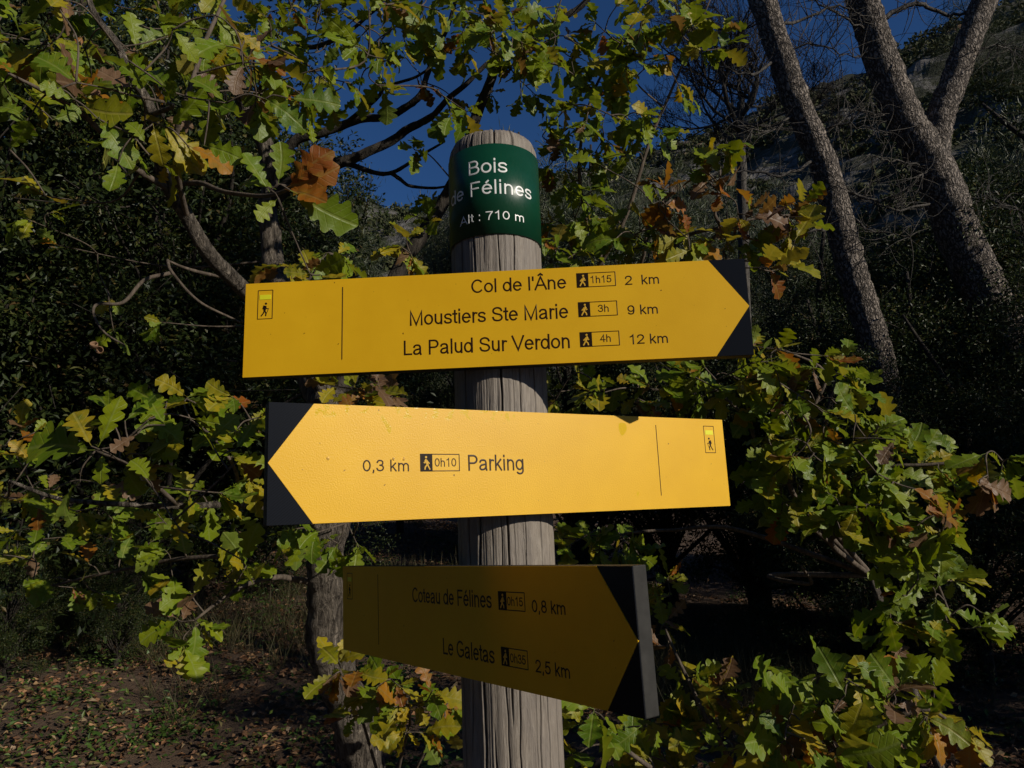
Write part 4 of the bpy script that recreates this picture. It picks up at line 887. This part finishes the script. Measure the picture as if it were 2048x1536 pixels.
# far pines on the slope and against the sky
FARP, FCS = crown_mesh('crown', 31, 1.5, 2.1, 150, 120, .16, .016, 'needles', 3.6, True, .25, (.22, .42))
FART = stick_mesh('trunk', 31, 5.4, FCS, .12, 'dark_bark', 40)
for (px, py, d, h, lab) in [(1040, 215, 24, 9.0, 'rounded pine crown against the sky above the post'), (905, 330, 26, 7.5, 'small dark pine against the sky left of the plaque'), (655, 275, 15, 7.6, 'dark feathery pine against the sky behind the bare limbs'), (590, 235, 13, 7.8, 'dark feathery pine behind the leaf cluster at upper left'),
                      (1180, 250, 20, 8., 'pine on the slope behind the right leaves'), (1330, 300, 22, 8., 'pine on the slope below the bare tree'), (1560, 330, 26, 8., 'pale green pine between bare tree and slanting trunk'), (1450, 330, 30, 9., 'pine on the slope left of the slanting trunk'),
                      (2010, 180, 20, 11., 'dark pine at the upper right edge'), (735, 445, 40, 7., 'far pine on the rocky slope left of the post'), (840, 500, 46, 6., 'far pine on the rocky slope by the slanting limb')]:
    p = at(px, py, d); g = float(ground_z(p[0], p[1])); ht = max(3., p[2] - g); sc = ht / 5.7
    tree_copy('pine_tree', (FARP, FART), (p[0], p[1], g - .1), (min(sc * .72, 1.4), min(sc * .72, 1.4), sc), rng.uniform(0, 6.28), lab, 'tree', 'pines on the slope')

# bare tree with fine upswept twigs
def bare_tree():
    base = at(1500, 900, 9.5); root = np.array([base[0], base[1], float(ground_z(base[0], base[1]))])
    o = empty('bare_tree', root); tag(o, 'leafless grey tree with fine twigs against the sky, left of the slanting pine', 'tree')
    P = catmull(np.array([root - (0, 0, .1), at(1492, 650, 9.5), at(1486, 420, 9.5), at(1482, 300, 9.5), at(1481, 205, 9.5)]), 6)
    mb = MB(); tube(mb, P - root, np.linspace(.085, .048, len(P)), 10, 0, .05); mb.build('trunk', 'dead_wood', o, smooth=True)
    tw = MB()
    def grow(p, d, L, r, lev):
        n = 5; pts = [p]; q = p.copy(); dd = d.copy()
        for _ in range(n):
            dd = unit(dd + rng.normal(size=3) * .16 + np.array([0, 0, .07])); q = q + dd * L / n; pts.append(q)
        pts = np.array(pts)
        m = MB() if lev == 0 else tw
        tube(m, pts - root, np.linspace(r, r * .45, len(pts)), 6 if lev < 2 else 3)
        if lev == 0: m.build('branch', 'dead_wood', o, smooth=True)
        if lev < 4:
            for k in range(5 if lev < 3 else 4):
                f = rng.integers(1, n + 1); s = unit(rng.normal(size=3)); s = unit(dd + s * .85 + np.array([0, 0, .15]))
                grow(pts[f], s, L * rng.uniform(.5, .75), max(.003, r * .5), lev + 1)
    for (tx, ty, r_) in ((1400, 150, .030), (1440, 60, .036), (1500, 30, .040), (1560, 120, .032), (1600, 180, .026), (1360, 230, .026), (1640, 60, .03), (1420, 250, .02), (1580, 270, .02), (1380, 60, .025), (1690, 150, .022), (1330, 330, .02)):
        s = P[-1 - int(rng.integers(0, 9))]; v = at(tx, ty, 9.5 + rng.uniform(-1, 1)) - s
        grow(s, unit(v), np.linalg.norm(v) * .8, r_, 0)
    tw.build('twigs', 'dark_bark', o)['kind'] = 'stuff'
bare_tree()

# ------------------------------------------------------------------ ground cover (uncountable)
def scatter(n, ymin, ymax, xs):
    y = ymin + (ymax - ymin) * rng.uniform(0, 1, n) ** 1.4
    x = rng.uniform(-1, 1, n) * (y * xs + .5)
    return np.stack([x, y, ground_z(x, y)], -1)
mb = MB(); C = scatter(80000, 2.2, 15, .95); C = C[np.array([mnoise.noise(Vector((p[0] * 1.1, p[1] * 1.1, 3.))) + .5 * mnoise.noise(Vector((p[0] * 3.3, p[1] * 3.3, 7.))) for p in C]) > rng.normal(size=len(C)) * .25 - .12]; n = len(C)
blades(mb, C + (0, 0, .01) + np.abs(rng.normal(size=(n, 1))) * (0, 0, .012), rng.normal(size=(n, 3)) * (1, 1, .25), rng.normal(size=(n, 3)) * .55 + (0, 0, 1), rng.uniform(.03, .09, n), rng.uniform(.02, .05, n), .3)
tag(mb.build('leaf_litter', 'litter'), 'brown fallen leaves covering the forest floor', 'leaves', kind='stuff')
mb = MB(); cen = []
for (x, y, s, k) in [(at(430, 1280, 6)[0], 6.8, .5, 12), (-1.7, 8.4, .6, 14), (1.35, 6.2, .45, 60), (1.9, 7.2, .6, 80), (2.6, 6.5, .5, 50), (-2.9, 8.0, .7, 60), (.9, 8.2, .8, 80), (-1.1, 8.4, .6, 50)]:
    c = np.stack([x + rng.normal(size=k) * s, y + rng.normal(size=k) * s], -1); cen.append(c)
c = np.concatenate(cen); C = np.repeat(c, 26, 0) + rng.normal(size=(len(c) * 26, 2)) * .05
n = len(C); C = np.column_stack([C, ground_z(C[:, 0], C[:, 1])])
blades(mb, C, rng.normal(size=(n, 3)) * (.5, .5, .1) + (0, 0, 1), rng.normal(size=(n, 3)), rng.uniform(.15, .5, n), .006, .1)
tag(mb.build('dry_grass', 'dry_grass'), 'thin dry grass tufts on the forest floor', 'grass', kind='stuff')
mb = MB(); cc = scatter(420, 4.2, 12, .8); cc = cc[(cc[:, 0] < -.5) | (rng.uniform(size=len(cc)) < .25)]
C = np.repeat(cc, 60, 0); n = len(C); off = rng.normal(size=(n, 3)) * (.14, .14, .09)
blades(mb, C + off * (1, 1, 0) + np.abs(off) * (0, 0, 1) + (0, 0, .03), rng.normal(size=(n, 3)) * (1, 1, .4), rng.normal(size=(n, 3)) * .4 + (0, 0, 1), rng.uniform(.03, .07, n), rng.uniform(.015, .035, n))
tag(mb.build('low_herbs', 'herb'), 'low green herbs among the fallen leaves', 'plants', kind='stuff')
# scrub on the hillside
azs, rr_, Zh = HILL
mb = MB(); k = 10000
ai = rng.integers(2, len(azs) - 2, k); ri = rng.integers(1, 104, k)
a = azs[ai] + rng.uniform(-.5, .5, k) * (azs[1] - azs[0]); r = rr_[ri]
pos = np.stack([r * np.sin(a), r * np.cos(a), Zh[ri, ai]], -1)
keep = np.array([mnoise.noise(Vector(p * .045)) > -.18 for p in pos]); pos = pos[keep]; k = len(pos)
per = 24; s = np.repeat(rng.uniform(.4, 1.5, k), per)[:, None]
C = np.repeat(pos, per, 0); off = unit(rng.normal(size=(len(C), 3))) * s * rng.uniform(.3, 1, (len(C), 1)) * (1, 1, .9) + (0, 0, .7) * s
blades(mb, C + off, rng.normal(size=C.shape), rng.normal(size=C.shape) + (0, 0, .6), (s * .75)[:, 0], (s * .5)[:, 0])
tag(mb.build('hillside_scrub', 'scrub'), 'dark scrub scattered over the rocky hillside', 'scrub', kind='stuff')
